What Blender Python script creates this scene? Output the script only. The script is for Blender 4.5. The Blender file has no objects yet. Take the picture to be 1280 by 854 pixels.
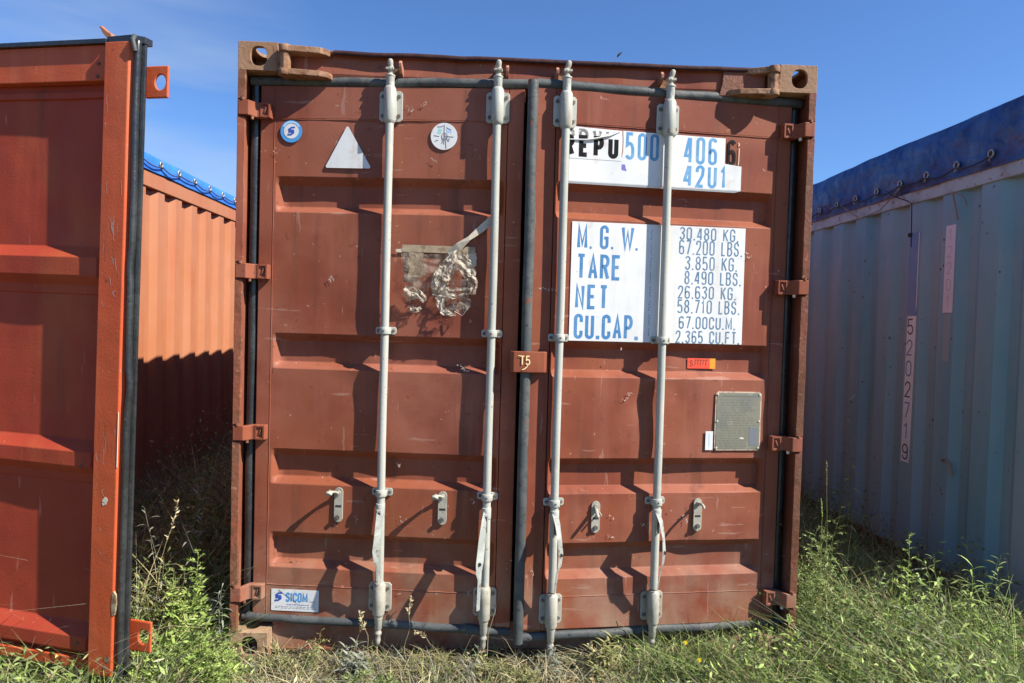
import bpy, bmesh, math, random
import numpy as np
from mathutils import Vector, Matrix, noise
R_ = math.radians
random.seed(11)
rng = np.random.default_rng(5)
S = bpy.context.scene
COL = S.collection

# ------------------------------------------------------------------ camera
cam_d = bpy.data.cameras.new('camera'); cam = bpy.data.objects.new('camera', cam_d); COL.objects.link(cam); S.camera = cam
cam_d.sensor_width = 36; cam_d.lens = 841.1 / 1280 * 36; cam_d.clip_start = .05; cam_d.clip_end = 2000
ya, pi_, ro = -.0397, -.0282, -.0278
Rc = Matrix.Rotation(ya, 3, 'Z') @ Matrix.Rotation(pi_, 3, 'X') @ Matrix.Rotation(ro, 3, 'Y')
rt, fw, up = Rc.col[0], Rc.col[1], Rc.col[2]
mc = Matrix((( rt.x, up.x, -fw.x), (rt.y, up.y, -fw.y), (rt.z, up.z, -fw.z))).to_4x4()
mc.translation = Vector((-.168, -2.854, 1.46)); cam.matrix_world = mc

# ------------------------------------------------------------------ light
AZ, EL = R_(65), R_(43)                     # azimuth from -Y towards +X, elevation
sd = Vector((math.sin(AZ) * math.cos(EL), -math.cos(AZ) * math.cos(EL), math.sin(EL)))
sun_d = bpy.data.lights.new('sun', 'SUN'); sun_d.energy = 5.0; sun_d.angle = R_(.5); sun_d.color = (1, .95, .87)
sun = bpy.data.objects.new('sun', sun_d); COL.objects.link(sun); sun.rotation_euler = sd.to_track_quat('Z', 'Y').to_euler(); sun.location = sd * 30
W = bpy.data.worlds.new('World'); S.world = W; W.use_nodes = True
nt = W.node_tree; nt.nodes.clear()
wo = nt.nodes.new('ShaderNodeOutputWorld'); bg = nt.nodes.new('ShaderNodeBackground'); sky = nt.nodes.new('ShaderNodeTexSky')
sky.sky_type = 'NISHITA'; sky.sun_disc = False; sky.sun_elevation = EL; sky.sun_rotation = math.atan2(sd.x, sd.y)
sky.altitude = 0; sky.air_density = 1.0; sky.dust_density = .1; sky.ozone_density = 3.0
bg.inputs['Strength'].default_value = .062
# thin wisps of cirrus, fixed to directions of the sky
tc = nt.nodes.new('ShaderNodeTexCoord'); mp = nt.nodes.new('ShaderNodeMapping'); mp.inputs['Rotation'].default_value = (0, R_(14), R_(20)); mp.inputs['Scale'].default_value = (1.1, 1.1, 9); mp.inputs['Location'].default_value = (2.3, 0, .6)
nz = nt.nodes.new('ShaderNodeTexNoise'); nz.inputs['Scale'].default_value = 1.7; nz.inputs['Detail'].default_value = 5; nz.inputs['Roughness'].default_value = .5
cr = nt.nodes.new('ShaderNodeValToRGB'); cr.color_ramp.elements[0].position = .40; cr.color_ramp.elements[1].position = .62
mx = nt.nodes.new('ShaderNodeMix'); mx.data_type = 'RGBA'; mx.inputs[7].default_value = (5.2, 6.0, 6.8, 1)
mul = nt.nodes.new('ShaderNodeMath'); mul.operation = 'MULTIPLY'; mul.inputs[1].default_value = .30
L = nt.links
L.new(tc.outputs['Generated'], mp.inputs[0]); L.new(mp.outputs[0], nz.inputs['Vector']); L.new(nz.outputs[0], cr.inputs[0])
dp = nt.nodes.new('ShaderNodeVectorMath'); dp.operation = 'DOT_PRODUCT'; dp.inputs[1].default_value = (-.46, .86, .215); L.new(tc.outputs['Generated'], dp.inputs[0])   # the wisps lie in one part of the sky
dm = nt.nodes.new('ShaderNodeMapRange'); dm.inputs[1].default_value = .955; dm.inputs[2].default_value = .992; L.new(dp.outputs['Value'], dm.inputs[0])
m2 = nt.nodes.new('ShaderNodeMath'); m2.operation = 'MULTIPLY'; L.new(cr.outputs[0], m2.inputs[0]); L.new(dm.outputs[0], m2.inputs[1]); L.new(m2.outputs[0], mul.inputs[0]); L.new(mul.outputs[0], mx.inputs[0]); tn = nt.nodes.new('ShaderNodeMix'); tn.data_type = 'RGBA'; tn.blend_type = 'MULTIPLY'; tn.inputs[0].default_value = 1; tn.inputs[7].default_value = (.78, 1.06, 1.46, 1)
L.new(sky.outputs[0], tn.inputs[6]); L.new(tn.outputs[2], mx.inputs[6]); L.new(mx.outputs[2], bg.inputs[0]); L.new(bg.outputs[0], wo.inputs[0])
S.view_settings.view_transform = 'Standard'; S.view_settings.look = 'None'; S.view_settings.exposure = .95; S.view_settings.gamma = 1
S.view_settings.use_curve_mapping = False
S.render.engine = 'CYCLES'; S.cycles.max_bounces = 6; S.cycles.transparent_max_bounces = 12

# ------------------------------------------------------------------ materials
MT = {}
def node(nt, t, **k):
    n = nt.nodes.new(t)
    for a, v in k.items(): setattr(n, a, v)
    return n
def noise_mask(nt, vec, scale, lo, hi, detail=4, stretch=None, rough=.55, off=0):
    m = node(nt, 'ShaderNodeMapping'); m.inputs['Location'].default_value = (off, off * .7, off * 1.3)
    if stretch: m.inputs['Scale'].default_value = stretch
    n = node(nt, 'ShaderNodeTexNoise'); n.inputs['Scale'].default_value = scale; n.inputs['Detail'].default_value = detail; n.inputs['Roughness'].default_value = rough
    r = node(nt, 'ShaderNodeMapRange'); r.inputs[1].default_value = lo; r.inputs[2].default_value = hi
    nt.links.new(vec, m.inputs[0]); nt.links.new(m.outputs[0], n.inputs['Vector']); nt.links.new(n.outputs[0], r.inputs[0])
    return r.outputs[0], n.outputs[0]
def mat(name, base, layers=(), rough=.5, spec=.5, bump=0, bscale=60, metal=0, rough_var=.12, bump2=0, b2scale=6, tint=False, trans=0, splash=None):
    """layers: (colour, scale, lo, hi, strength, stretch)"""
    if name in MT: return MT[name]
    m = bpy.data.materials.new(name); m.use_nodes = True; nt = m.node_tree; b = nt.nodes['Principled BSDF']
    tcn = node(nt, 'ShaderNodeTexCoord'); vec = tcn.outputs['Object']
    cur = None
    rgb = node(nt, 'ShaderNodeRGB'); rgb.outputs[0].default_value = (*base, 1); cur = rgb.outputs[0]
    if tint:
        at = node(nt, 'ShaderNodeAttribute', attribute_name='tint'); cur = at.outputs['Color']
    for i, (c, sc, lo, hi, st, stretch) in enumerate(layers):
        f, _ = noise_mask(nt, vec, sc, lo, hi, stretch=stretch, off=3.7 * i + 1)
        mm = node(nt, 'ShaderNodeMath', operation='MULTIPLY'); mm.inputs[1].default_value = st; nt.links.new(f, mm.inputs[0])
        x = node(nt, 'ShaderNodeMix', data_type='RGBA'); x.inputs[7].default_value = (*c, 1)
        nt.links.new(mm.outputs[0], x.inputs[0]); nt.links.new(cur, x.inputs[6]); cur = x.outputs[2]
    if splash:                                   # dried mud splashed up from the ground
        sp = node(nt, 'ShaderNodeSeparateXYZ'); nt.links.new(vec, sp.inputs[0]); zr = node(nt, 'ShaderNodeMapRange'); zr.inputs[1].default_value = splash[1]; zr.inputs[2].default_value = splash[2]; zr.inputs[3].default_value = 0; zr.inputs[4].default_value = 1
        nt.links.new(sp.outputs[2], zr.inputs[0]); f, _ = noise_mask(nt, vec, 7, .35, .7, detail=7, off=31); mm = node(nt, 'ShaderNodeMath', operation='MULTIPLY'); nt.links.new(f, mm.inputs[0]); nt.links.new(zr.outputs[0], mm.inputs[1])
        x = node(nt, 'ShaderNodeMix', data_type='RGBA'); x.inputs[7].default_value = (*splash[0], 1); nt.links.new(mm.outputs[0], x.inputs[0]); nt.links.new(cur, x.inputs[6]); cur = x.outputs[2]
    nt.links.new(cur, b.inputs['Base Color'])
    f, nn = noise_mask(nt, vec, 9, .3, .7)
    mr = node(nt, 'ShaderNodeMapRange'); mr.inputs[3].default_value = max(.02, rough - rough_var); mr.inputs[4].default_value = min(1, rough + rough_var)
    nt.links.new(f, mr.inputs[0]); nt.links.new(mr.outputs[0], b.inputs['Roughness'])
    b.inputs['Specular IOR Level'].default_value = spec; b.inputs['Metallic'].default_value = metal
    last = None
    if bump:
        n = node(nt, 'ShaderNodeTexNoise'); n.inputs['Scale'].default_value = bscale; n.inputs['Detail'].default_value = 6; nt.links.new(vec, n.inputs['Vector'])
        bp = node(nt, 'ShaderNodeBump'); bp.inputs['Strength'].default_value = 1; bp.inputs['Distance'].default_value = bump; nt.links.new(n.outputs[0], bp.inputs['Height']); last = bp
    if bump2:
        n = node(nt, 'ShaderNodeTexNoise'); n.inputs['Scale'].default_value = b2scale; n.inputs['Detail'].default_value = 2; nt.links.new(vec, n.inputs['Vector'])
        bp = node(nt, 'ShaderNodeBump'); bp.inputs['Strength'].default_value = 1; bp.inputs['Distance'].default_value = bump2; nt.links.new(n.outputs[0], bp.inputs['Height'])
        if last: nt.links.new(last.outputs[0], bp.inputs['Normal'])
        last = bp
    if last: nt.links.new(last.outputs[0], b.inputs['Normal'])
    if trans:
        t = node(nt, 'ShaderNodeBsdfTranslucent'); nt.links.new(cur, t.inputs[0]); ms = node(nt, 'ShaderNodeMixShader'); ms.inputs[0].default_value = trans
        out = nt.nodes['Material Output']; nt.links.new(b.outputs[0], ms.inputs[1]); nt.links.new(t.outputs[0], ms.inputs[2]); nt.links.new(ms.outputs[0], out.inputs[0])
    MT[name] = m; return m

RUST = (.13, .05, .022); CHIP = (.42, .25, .19)
BROWN = mat('brown_container_paint', (.245, .071, .034), [((.29, .105, .068), 1.3, .44, .60, .7, None), ((.19, .046, .026), 2.6, .48, .62, .7, None),
    ((.33, .125, .085), 3, .55, .75, .35, (3, 3, .35)), ((.12, .045, .028), 6, .57, .72, .6, (2.2, 2.2, .16)), ((.30, .115, .05), 4.5, .62, .74, .5, (4, 4, .22)), ((.13, .045, .028), 26, .65, .71, .6, None), (CHIP, 46, .70, .72, .8, None),
    ((.36, .20, .15), 8, .67, .71, .55, (.45, .45, 4)), ((.36, .20, .15), 8, .68, .71, .5, (4, 4, .5)), ((.10, .035, .02), 95, .68, .72, .7, None)],
    rough=.55, spec=.2, bump=.0005, bscale=200, bump2=.007, b2scale=3.2, splash=((.36, .27, .18), .62, -.1))
BROWN_OLD = mat('weathered_brown_paint', (.22, .07, .038), [((.16, .075, .042), 5, .4, .6, .8, None), (RUST, 14, .52, .62, .85, None), ((.34, .17, .10), 30, .62, .68, .7, None), ((.10, .05, .03), 60, .6, .7, .6, None)],
    rough=.6, spec=.3, bump=.0025, bscale=70)
RUSTY = mat('rusty_cast_steel', (.24, .125, .068), [((.33, .19, .115), 11, .42, .62, .85, None), ((.13, .055, .028), 23, .5, .62, .8, None), ((.40, .27, .17), 55, .6, .7, .6, None)],
    rough=.75, spec=.2, bump=.004, bscale=60)
CASTM = mat('faded_brown_casting_paint', (.27, .145, .075), [((.33, .20, .115), 7, .45, .65, .7, None), ((.13, .06, .035), 30, .6, .68, .7, None), ((.36, .26, .18), 60, .66, .72, .5, None)], rough=.62, spec=.3, bump=.0018, bscale=70)
CASTB = mat('dusty_bottom_casting_paint', (.31, .20, .12), [((.46, .32, .21), 7, .45, .65, .7, None), ((.15, .075, .045), 30, .6, .68, .7, None)], rough=.8, spec=.15, bump=.0018, bscale=70)
BAR = mat('worn_offwhite_paint', (.41, .41, .355), [((.31, .32, .27), 6, .45, .65, .7, (1, 1, .3)), ((.50, .45, .35), 20, .56, .68, .6, None), ((.24, .13, .08), 60, .665, .70, .85, None), ((.30, .20, .13), 5, .60, .72, .5, (5, 5, .6))], rough=.5, spec=.4, bump=.0006, bscale=120)
HANDLE = mat('grey_handle_steel', (.26, .27, .24), [((.36, .37, .33), 12, .45, .6, .8, None), ((.15, .09, .06), 45, .60, .66, .8, None)], rough=.55, spec=.3, bump=.001, bscale=110)
BARLOW = mat('yellowed_offwhite_paint', (.38, .36, .29), [((.27, .245, .185), 14, .45, .65, .8, None), ((.26, .17, .11), 55, .64, .69, .8, None)], rough=.6, spec=.3, bump=.001, bscale=110)
BOLT = mat('dark_bolt_steel', (.10, .095, .085), [((.16, .09, .05), 60, .5, .6, .6, None)], rough=.6)
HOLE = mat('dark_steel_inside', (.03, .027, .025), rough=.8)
RUB = mat('dusty_black_rubber', (.022, .024, .025), [((.045, .048, .046), 4, .42, .66, .8, (1, 1, 1)), ((.014, .015, .016), 30, .5, .6, .5, None), ((.13, .125, .11), 80, .68, .72, .5, None)], rough=.30, spec=.6, bump=.002, bscale=60)
RUBLT = mat('chalky_grey_rubber', (.066, .072, .070), [((.125, .125, .112), 5, .45, .66, .7, None), ((.04, .044, .046), 25, .52, .62, .6, None), ((.17, .06, .035), 9, .66, .70, .8, None), ((.015, .015, .016), 70, .64, .67, .8, (1, 1, 1))], rough=.6, spec=.3, bump=.0012, bscale=90)
DECAL = mat('white_vinyl', (.70, .70, .68), [((.55, .56, .545), 5, .48, .7, .6, None), ((.50, .46, .40), 60, .68, .73, .7, None), ((.54, .50, .42), 4, .52, .74, .55, (4, 4, .3)), ((.50, .42, .34), 9, .64, .72, .5, None)], rough=.4, spec=.3, bump=.0004, bscale=20)
DECALW = mat('worn_white_vinyl', (.74, .73, .68), [((.52, .48, .38), 30, .50, .6, .7, None)], rough=.55)
BLUE = mat('faded_blue_lettering', (.065, .20, .40), [((.15, .31, .50), 14, .45, .65, .6, None), ((.38, .46, .54), 90, .66, .72, .7, None)], rough=.6, spec=.2)
BLUE2 = mat('light_blue_lettering', (.10, .28, .50), [((.21, .40, .56), 16, .5, .62, .6, None)], rough=.6, spec=.2)
TEAL = mat('faded_slate_lettering', (.10, .18, .27), [((.22, .30, .37), 50, .5, .62, .6, None)], rough=.5)
BLACK = mat('black_lettering', (.010, .010, .011), [((.05, .045, .04), 60, .62, .7, .6, None)], rough=.7, spec=.12)
GREYL = mat('worn_grey_lettering', (.16, .15, .12), [((.6, .58, .5), 45, .55, .62, .8, None)], rough=.6)
NAVY = mat('royal_blue_print', (.03, .09, .40), rough=.4)
SKYB = mat('mid_blue_print', (.07, .30, .62), rough=.4)
GREYP = mat('grey_fine_print', (.32, .34, .36), rough=.5)
PINKP = mat('green_tint_print', (.35, .62, .56), rough=.5)
ORS = mat('fluorescent_red_sticker', (.78, .07, .03), [((.6, .12, .04), 40, .5, .6, .5, None)], rough=.5)
ORY = mat('orange_sticker_end', (.80, .30, .02), rough=.5)
DKRED = mat('dark_red_print', (.30, .03, .02), rough=.5)
PLATE = mat('dull_aluminium_plate', (.25, .235, .17), [((.19, .19, .16), 7, .45, .6, .8, None), ((.33, .31, .24), 18, .55, .65, .5, None)], rough=.55, spec=.5, metal=.35)
PLP = mat('etched_plate_print', (.15, .145, .115), rough=.6)
CREAM = mat('cream_paint_chips', (.62, .56, .42), rough=.7)
YEL = mat('yellow_chalk', (.80, .62, .30), rough=.8)
CHALK = mat('pale_scuff_marks', (.50, .40, .34), rough=.8)
SCUFF = mat('faint_brown_scuff', (.36, .20, .145), rough=.7)
TAPE = mat('aged_beige_tape', (.33, .25, .15), [((.42, .33, .21), 30, .45, .6, .7, None), ((.17, .08, .05), 40, .52, .6, .6, None)], rough=.5)
TAPEW = mat('pale_peeled_tape', (.52, .44, .32), [((.60, .55, .45), 25, .45, .6, .7, None)], rough=.65, spec=.2)
ORANGE = mat('orange_door_paint', (.48, .085, .027), [((.44, .065, .020), 2, .45, .65, .7, None), ((.60, .17, .07), 3.5, .5, .7, .4, (3, 3, .3)), ((.16, .05, .02), 32, .68, .73, .7, None), ((.62, .38, .27), 60, .70, .73, .6, (2, 2, .5))], rough=.5, spec=.25, bump=.0008, bscale=130, bump2=.006, b2scale=5)
ORINT = mat('dull_red_inner_panel_paint', (.35, .050, .022), [((.28, .038, .02), 1.8, .45, .65, .7, None), ((.44, .11, .035), 2.4, .5, .7, .6, (1, 1, .4)), ((.50, .22, .14), 11, .67, .71, .5, (3, 3, .3)), ((.16, .05, .03), 7, .62, .72, .5, (2, 2, .2)), ((.20, .06, .03), 30, .68, .72, .6, None)], rough=.55, spec=.2, bump=.0008, bscale=130, bump2=.012, b2scale=3)
ORWALL = mat('faded_orange_wall_paint', (.38, .145, .068), [((.40, .175, .095), 1.5, .42, .66, .7, None), ((.37, .11, .05), 4, .5, .7, .5, (1, 3, .4)), ((.30, .13, .07), 40, .70, .74, .6, None)], rough=.55, spec=.3, bump=.0006, bscale=120, bump2=.006, b2scale=3)
BLWALL = mat('weathered_teal_wall_paint', (.20, .41, .46), [((.29, .42, .46), 1.1, .40, .62, .8, (1, 1, .35)), ((.10, .33, .41), 1.4, .46, .66, .7, (1, 1.2, .35)), ((.40, .42, .38), 6, .60, .74, .3, (1, 1, .3)), ((.05, .045, .04), 30, .69, .73, .8, None)], rough=.6, spec=.3, bump=.0008, bscale=120, bump2=.006, b2scale=3)
BLRAIL = mat('pale_grey_rail_paint', (.42, .51, .50), [((.28, .27, .24), 6, .45, .62, .7, None), ((.15, .09, .05), 25, .60, .68, .7, None)], rough=.6, spec=.3, bump=.001, bscale=90)
RUSTDK = mat('dark_rusty_rail', (.09, .055, .04), [((.15, .075, .04), 12, .45, .6, .7, None)], rough=.8, bump=.002, bscale=60)
TARP1 = mat('bright_blue_tarpaulin', (.035, .16, .58), [((.05, .22, .68), 3, .45, .65, .7, None)], rough=.42, spec=.4, bump=.004, bscale=30, bump2=.015, b2scale=9)
TARP2 = mat('dusty_blue_tarpaulin', (.018, .065, .21), [((.05, .12, .27), 3.2, .42, .62, .8, None), ((.13, .10, .16), 3.5, .55, .7, .5, (1, .4, 2)), ((.015, .03, .10), 6, .55, .65, .6, None)], rough=.5, spec=.4, bump=.022, bscale=14, bump2=.08, b2scale=4)
EYE = mat('eyelet_metal', (.42, .40, .36), [((.2, .12, .08), 60, .5, .6, .6, None)], rough=.4, metal=.5)
ROPE = mat('dark_cord', (.05, .045, .05), rough=.9)
STEM = mat('tan_rope', (.30, .22, .15), rough=.9)
DARKV = mat('faded_violet_strip', (.12, .27, .46), rough=.5)
PINK = mat('pale_pink_strip', (.68, .72, .76), [((.60, .63, .67), 8, .45, .65, .7, None)], rough=.5)
LILAC = mat('pale_lilac_digits', (.22, .20, .26), rough=.5)
SOIL = mat('dry_soil_and_litter', (.13, .10, .065), [((.20, .165, .10), 6, .42, .6, .8, None), ((.06, .05, .03), 15, .5, .62, .7, None), ((.28, .24, .16), 40, .56, .68, .6, None), ((.07, .09, .03), 2.4, .5, .65, .5, None)], rough=.95, spec=.1, bump=.02, bscale=25)
GRASS = mat('grass_blades', (.1, .12, .03), tint=True, rough=.6, spec=.25, rough_var=.05, trans=.2)
PETAL = mat('yellow_petals', (.85, .65, .02), rough=.6)
def plastic(nm, lo, hi):
    m = bpy.data.materials.new(nm); m.use_nodes = True; nt = m.node_tree; b = nt.nodes['Principled BSDF']
    b.inputs['Base Color'].default_value = (.56, .49, .38, 1); b.inputs['Roughness'].default_value = .5; b.inputs['Specular IOR Level'].default_value = .3
    tcn = node(nt, 'ShaderNodeTexCoord'); f, _ = noise_mask(nt, tcn.outputs['Object'], 30, .40, .62, detail=5)
    tr = node(nt, 'ShaderNodeBsdfTransparent'); tr.inputs[0].default_value = (.93, .91, .88, 1); ms = node(nt, 'ShaderNodeMixShader')
    mr = node(nt, 'ShaderNodeMapRange'); mr.inputs[3].default_value = lo; mr.inputs[4].default_value = hi; nt.links.new(f, mr.inputs[0]); nt.links.new(mr.outputs[0], ms.inputs[0])
    nt.links.new(tr.outputs[0], ms.inputs[1]); nt.links.new(b.outputs[0], ms.inputs[2]); nt.links.new(ms.outputs[0], nt.nodes['Material Output'].inputs[0])
    n = node(nt, 'ShaderNodeTexNoise'); n.inputs['Scale'].default_value = 32; n.inputs['Detail'].default_value = 4; nt.links.new(tcn.outputs['Object'], n.inputs['Vector'])
    bp = node(nt, 'ShaderNodeBump'); bp.inputs['Distance'].default_value = .008; nt.links.new(n.outputs[0], bp.inputs['Height']); nt.links.new(bp.outputs[0], b.inputs['Normal'])
    return m
PLAST = plastic('crumpled_white_plastic', .25, .80); FILM = plastic('thin_clear_film', .05, .30)

# ------------------------------------------------------------------ mesh helpers
class MB:
    """collects faces of ONE mesh; f maps local coordinates to the thing's coordinates"""
    def __init__(s, f=None): s.v = []; s.f = []; s.m = []; s.fn = f or (lambda a, b, c: (a, b, c)); s.mats = []; s.sm = []
    def mi(s, m):
        if m not in s.mats: s.mats.append(m)
        return s.mats.index(m)
    def add(s, vs, fs, m, smooth=False):
        o = len(s.v); s.v += [s.fn(*p) for p in vs]; k = s.mi(m)
        for f in fs: s.f.append([o + i for i in f]); s.m.append(k); s.sm.append(smooth)
    def box(s, a, b, m):
        (x0, y0, z0), (x1, y1, z1) = a, b
        s.add([(x0, y0, z0), (x1, y0, z0), (x1, y1, z0), (x0, y1, z0), (x0, y0, z1), (x1, y0, z1), (x1, y1, z1), (x0, y1, z1)],
              [(0, 3, 2, 1), (4, 5, 6, 7), (0, 1, 5, 4), (1, 2, 6, 5), (2, 3, 7, 6), (3, 0, 4, 7)], m)
    def tube(s, path, r, m, n=12, caps=True, flat=1, smooth=True):
        """r number or list; flat squashes the second axis"""
        P = [Vector(p) for p in path]; rs = r if isinstance(r, (list, tuple)) else [r] * len(P)
        vs = []; prev = None
        for i, p in enumerate(P):
            t = (P[min(i + 1, len(P) - 1)] - P[max(i - 1, 0)]).normalized()
            if prev is None:
                ref = Vector((0, 1, 0)) if abs(t.y) < .9 else Vector((1, 0, 0)); u = (ref - t * ref.dot(t)).normalized()
            else:
                u = (prev - t * prev.dot(t)).normalized()
            prev = u; w = t.cross(u)
            for k in range(n):
                a = 2 * math.pi * k / n; vs.append(tuple(p + (u * math.cos(a) * flat + w * math.sin(a)) * rs[i]))
        fs = [(i * n + k, i * n + (k + 1) % n, (i + 1) * n + (k + 1) % n, (i + 1) * n + k) for i in range(len(P) - 1) for k in range(n)]
        s.add(vs, fs, m, smooth)
        if caps: s.add(vs[:n], [tuple(range(n))[::-1]], m); s.add(vs[-n:], [tuple(range(n))], m)
    def prism(s, poly, c0, c1, m, ax='z'):
        """polygon in two axes, extruded along the third from c0 to c1"""
        def P(a, b, c): return {'z': (a, b, c), 'y': (a, c, b), 'x': (c, a, b)}[ax]
        n = len(poly); vs = [P(a, b, c0) for a, b in poly] + [P(a, b, c1) for a, b in poly]
        s.add(vs, [tuple(range(n))[::-1], tuple(range(n, 2 * n))] + [(i, (i + 1) % n, n + (i + 1) % n, n + i) for i in range(n)], m)
    def holed(s, x0, x1, y0, y1, cx, cy, rx, ry, c0, c1, m, ax='z', n=24, sq=2.0, inner=None):
        """rectangular plate with an (oblong) hole, extruded along ax"""
        def P(a, b, c): return {'z': (a, b, c), 'y': (a, c, b), 'x': (c, a, b)}[ax]
        I = []; O = []
        for k in range(n):
            a = 2 * math.pi * (k + .5) / n; ca, sa = math.cos(a), math.sin(a)
            e = 2 / sq; I.append((cx + rx * math.copysign(abs(ca) ** e, ca), cy + ry * math.copysign(abs(sa) ** e, sa)))
            tx = ((x1 - cx) if ca > 0 else (x0 - cx)) / ca if abs(ca) > 1e-6 else 1e9; ty = ((y1 - cy) if sa > 0 else (y0 - cy)) / sa if abs(sa) > 1e-6 else 1e9
            t = min(tx, ty); O.append((cx + ca * t, cy + sa * t))
        # snap the nearest rays to the corners
        for qx in (x0, x1):
            for qy in (y0, y1):
                j = min(range(n), key=lambda i: (O[i][0] - qx) ** 2 + (O[i][1] - qy) ** 2); O[j] = (qx, qy)
        vs = [P(a, b, c0) for a, b in I] + [P(a, b, c0) for a, b in O] + [P(a, b, c1) for a, b in I] + [P(a, b, c1) for a, b in O]
        fs = []; fi = []
        for k in range(n):
            q = (k + 1) % n
            fs += [(k, n + k, n + q, q), (2 * n + k, 2 * n + q, 3 * n + q, 3 * n + k), (n + k, 3 * n + k, 3 * n + q, n + q)]; fi.append((k, q, 2 * n + q, 2 * n + k))
        s.add(vs, fs, m); s.add(vs, fi, inner or m)
    def strokes(s, lines, t, lift, m, closed=()):
        """flat ribbons in (a,b) at height lift; each ribbon mitred, each a hair above the last"""
        for li, ln in enumerate(lines):
            pts = [Vector(p) for p in ln]
            q = [pts[0]]
            for p in pts[1:]:
                if (p - q[-1]).length > 1e-5: q.append(p)
            pts = q
            if len(pts) < 2: continue
            cl = (pts[0] - pts[-1]).length < 1e-4
            if cl: pts = pts[:-1]
            n = len(pts); Lp = []; Rp = []
            for i, p in enumerate(pts):
                a = pts[i - 1] if (i > 0 or cl) else None; b = pts[(i + 1) % n] if (i < n - 1 or cl) else None
                d1 = (p - a).normalized() if a is not None else None; d2 = (b - p).normalized() if b is not None else None
                if d1 is None: d1 = d2
                if d2 is None: d2 = d1
                n1 = Vector((-d1.y, d1.x)); n2 = Vector((-d2.y, d2.x)); mm = (n1 + n2)
                mm = mm.normalized() if mm.length > 1e-6 else n1
                k = min(1 / max(mm.dot(n1), .35), 2.2); Lp.append(p + mm * t / 2 * k); Rp.append(p - mm * t / 2 * k)
            z = lift + .00007 * li
            vs = [(*p, z) for p in Lp] + [(*p, z) for p in Rp]
            fs = [(i, (i + 1) % n, n + (i + 1) % n, n + i) for i in range(n if cl else n - 1)]
            s.add(vs, fs, m)
    def obj(s, name, parent=None, bevel=0, seg=2, label=None, recalc=True):
        me = bpy.data.meshes.new(name); me.from_pydata([tuple(p) for p in s.v], [], s.f)
        for m in s.mats: me.materials.append(m)
        me.polygons.foreach_set('material_index', s.m); me.polygons.foreach_set('use_smooth', s.sm)
        if recalc:
            bm = bmesh.new(); bm.from_mesh(me); bmesh.ops.remove_doubles(bm, verts=bm.verts, dist=1e-6) if bevel else None
            bmesh.ops.recalc_face_normals(bm, faces=bm.faces); bm.to_mesh(me); bm.free()
        me.update()
        o = bpy.data.objects.new(name, me); COL.objects.link(o)
        if parent: o.parent = parent
        if bevel:
            b = o.modifiers.new('bevel', 'BEVEL'); b.width = bevel; b.segments = seg; b.limit_method = 'ANGLE'; b.angle_limit = R_(35)
        if label: o['label'] = label
        return o
def thing(name, label, cat, loc=(0, 0, 0), group=None, rz=0):
    o = bpy.data.objects.new(name, None); o.empty_display_size = .2; COL.objects.link(o); o.location = loc; o.rotation_euler.z = rz
    o['label'] = label; o['category'] = cat
    if group: o['group'] = group
    return o
def tag(o, label, cat, group=None):
    o['label'] = label; o['category'] = cat
    if group: o['group'] = group
    return o

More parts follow.
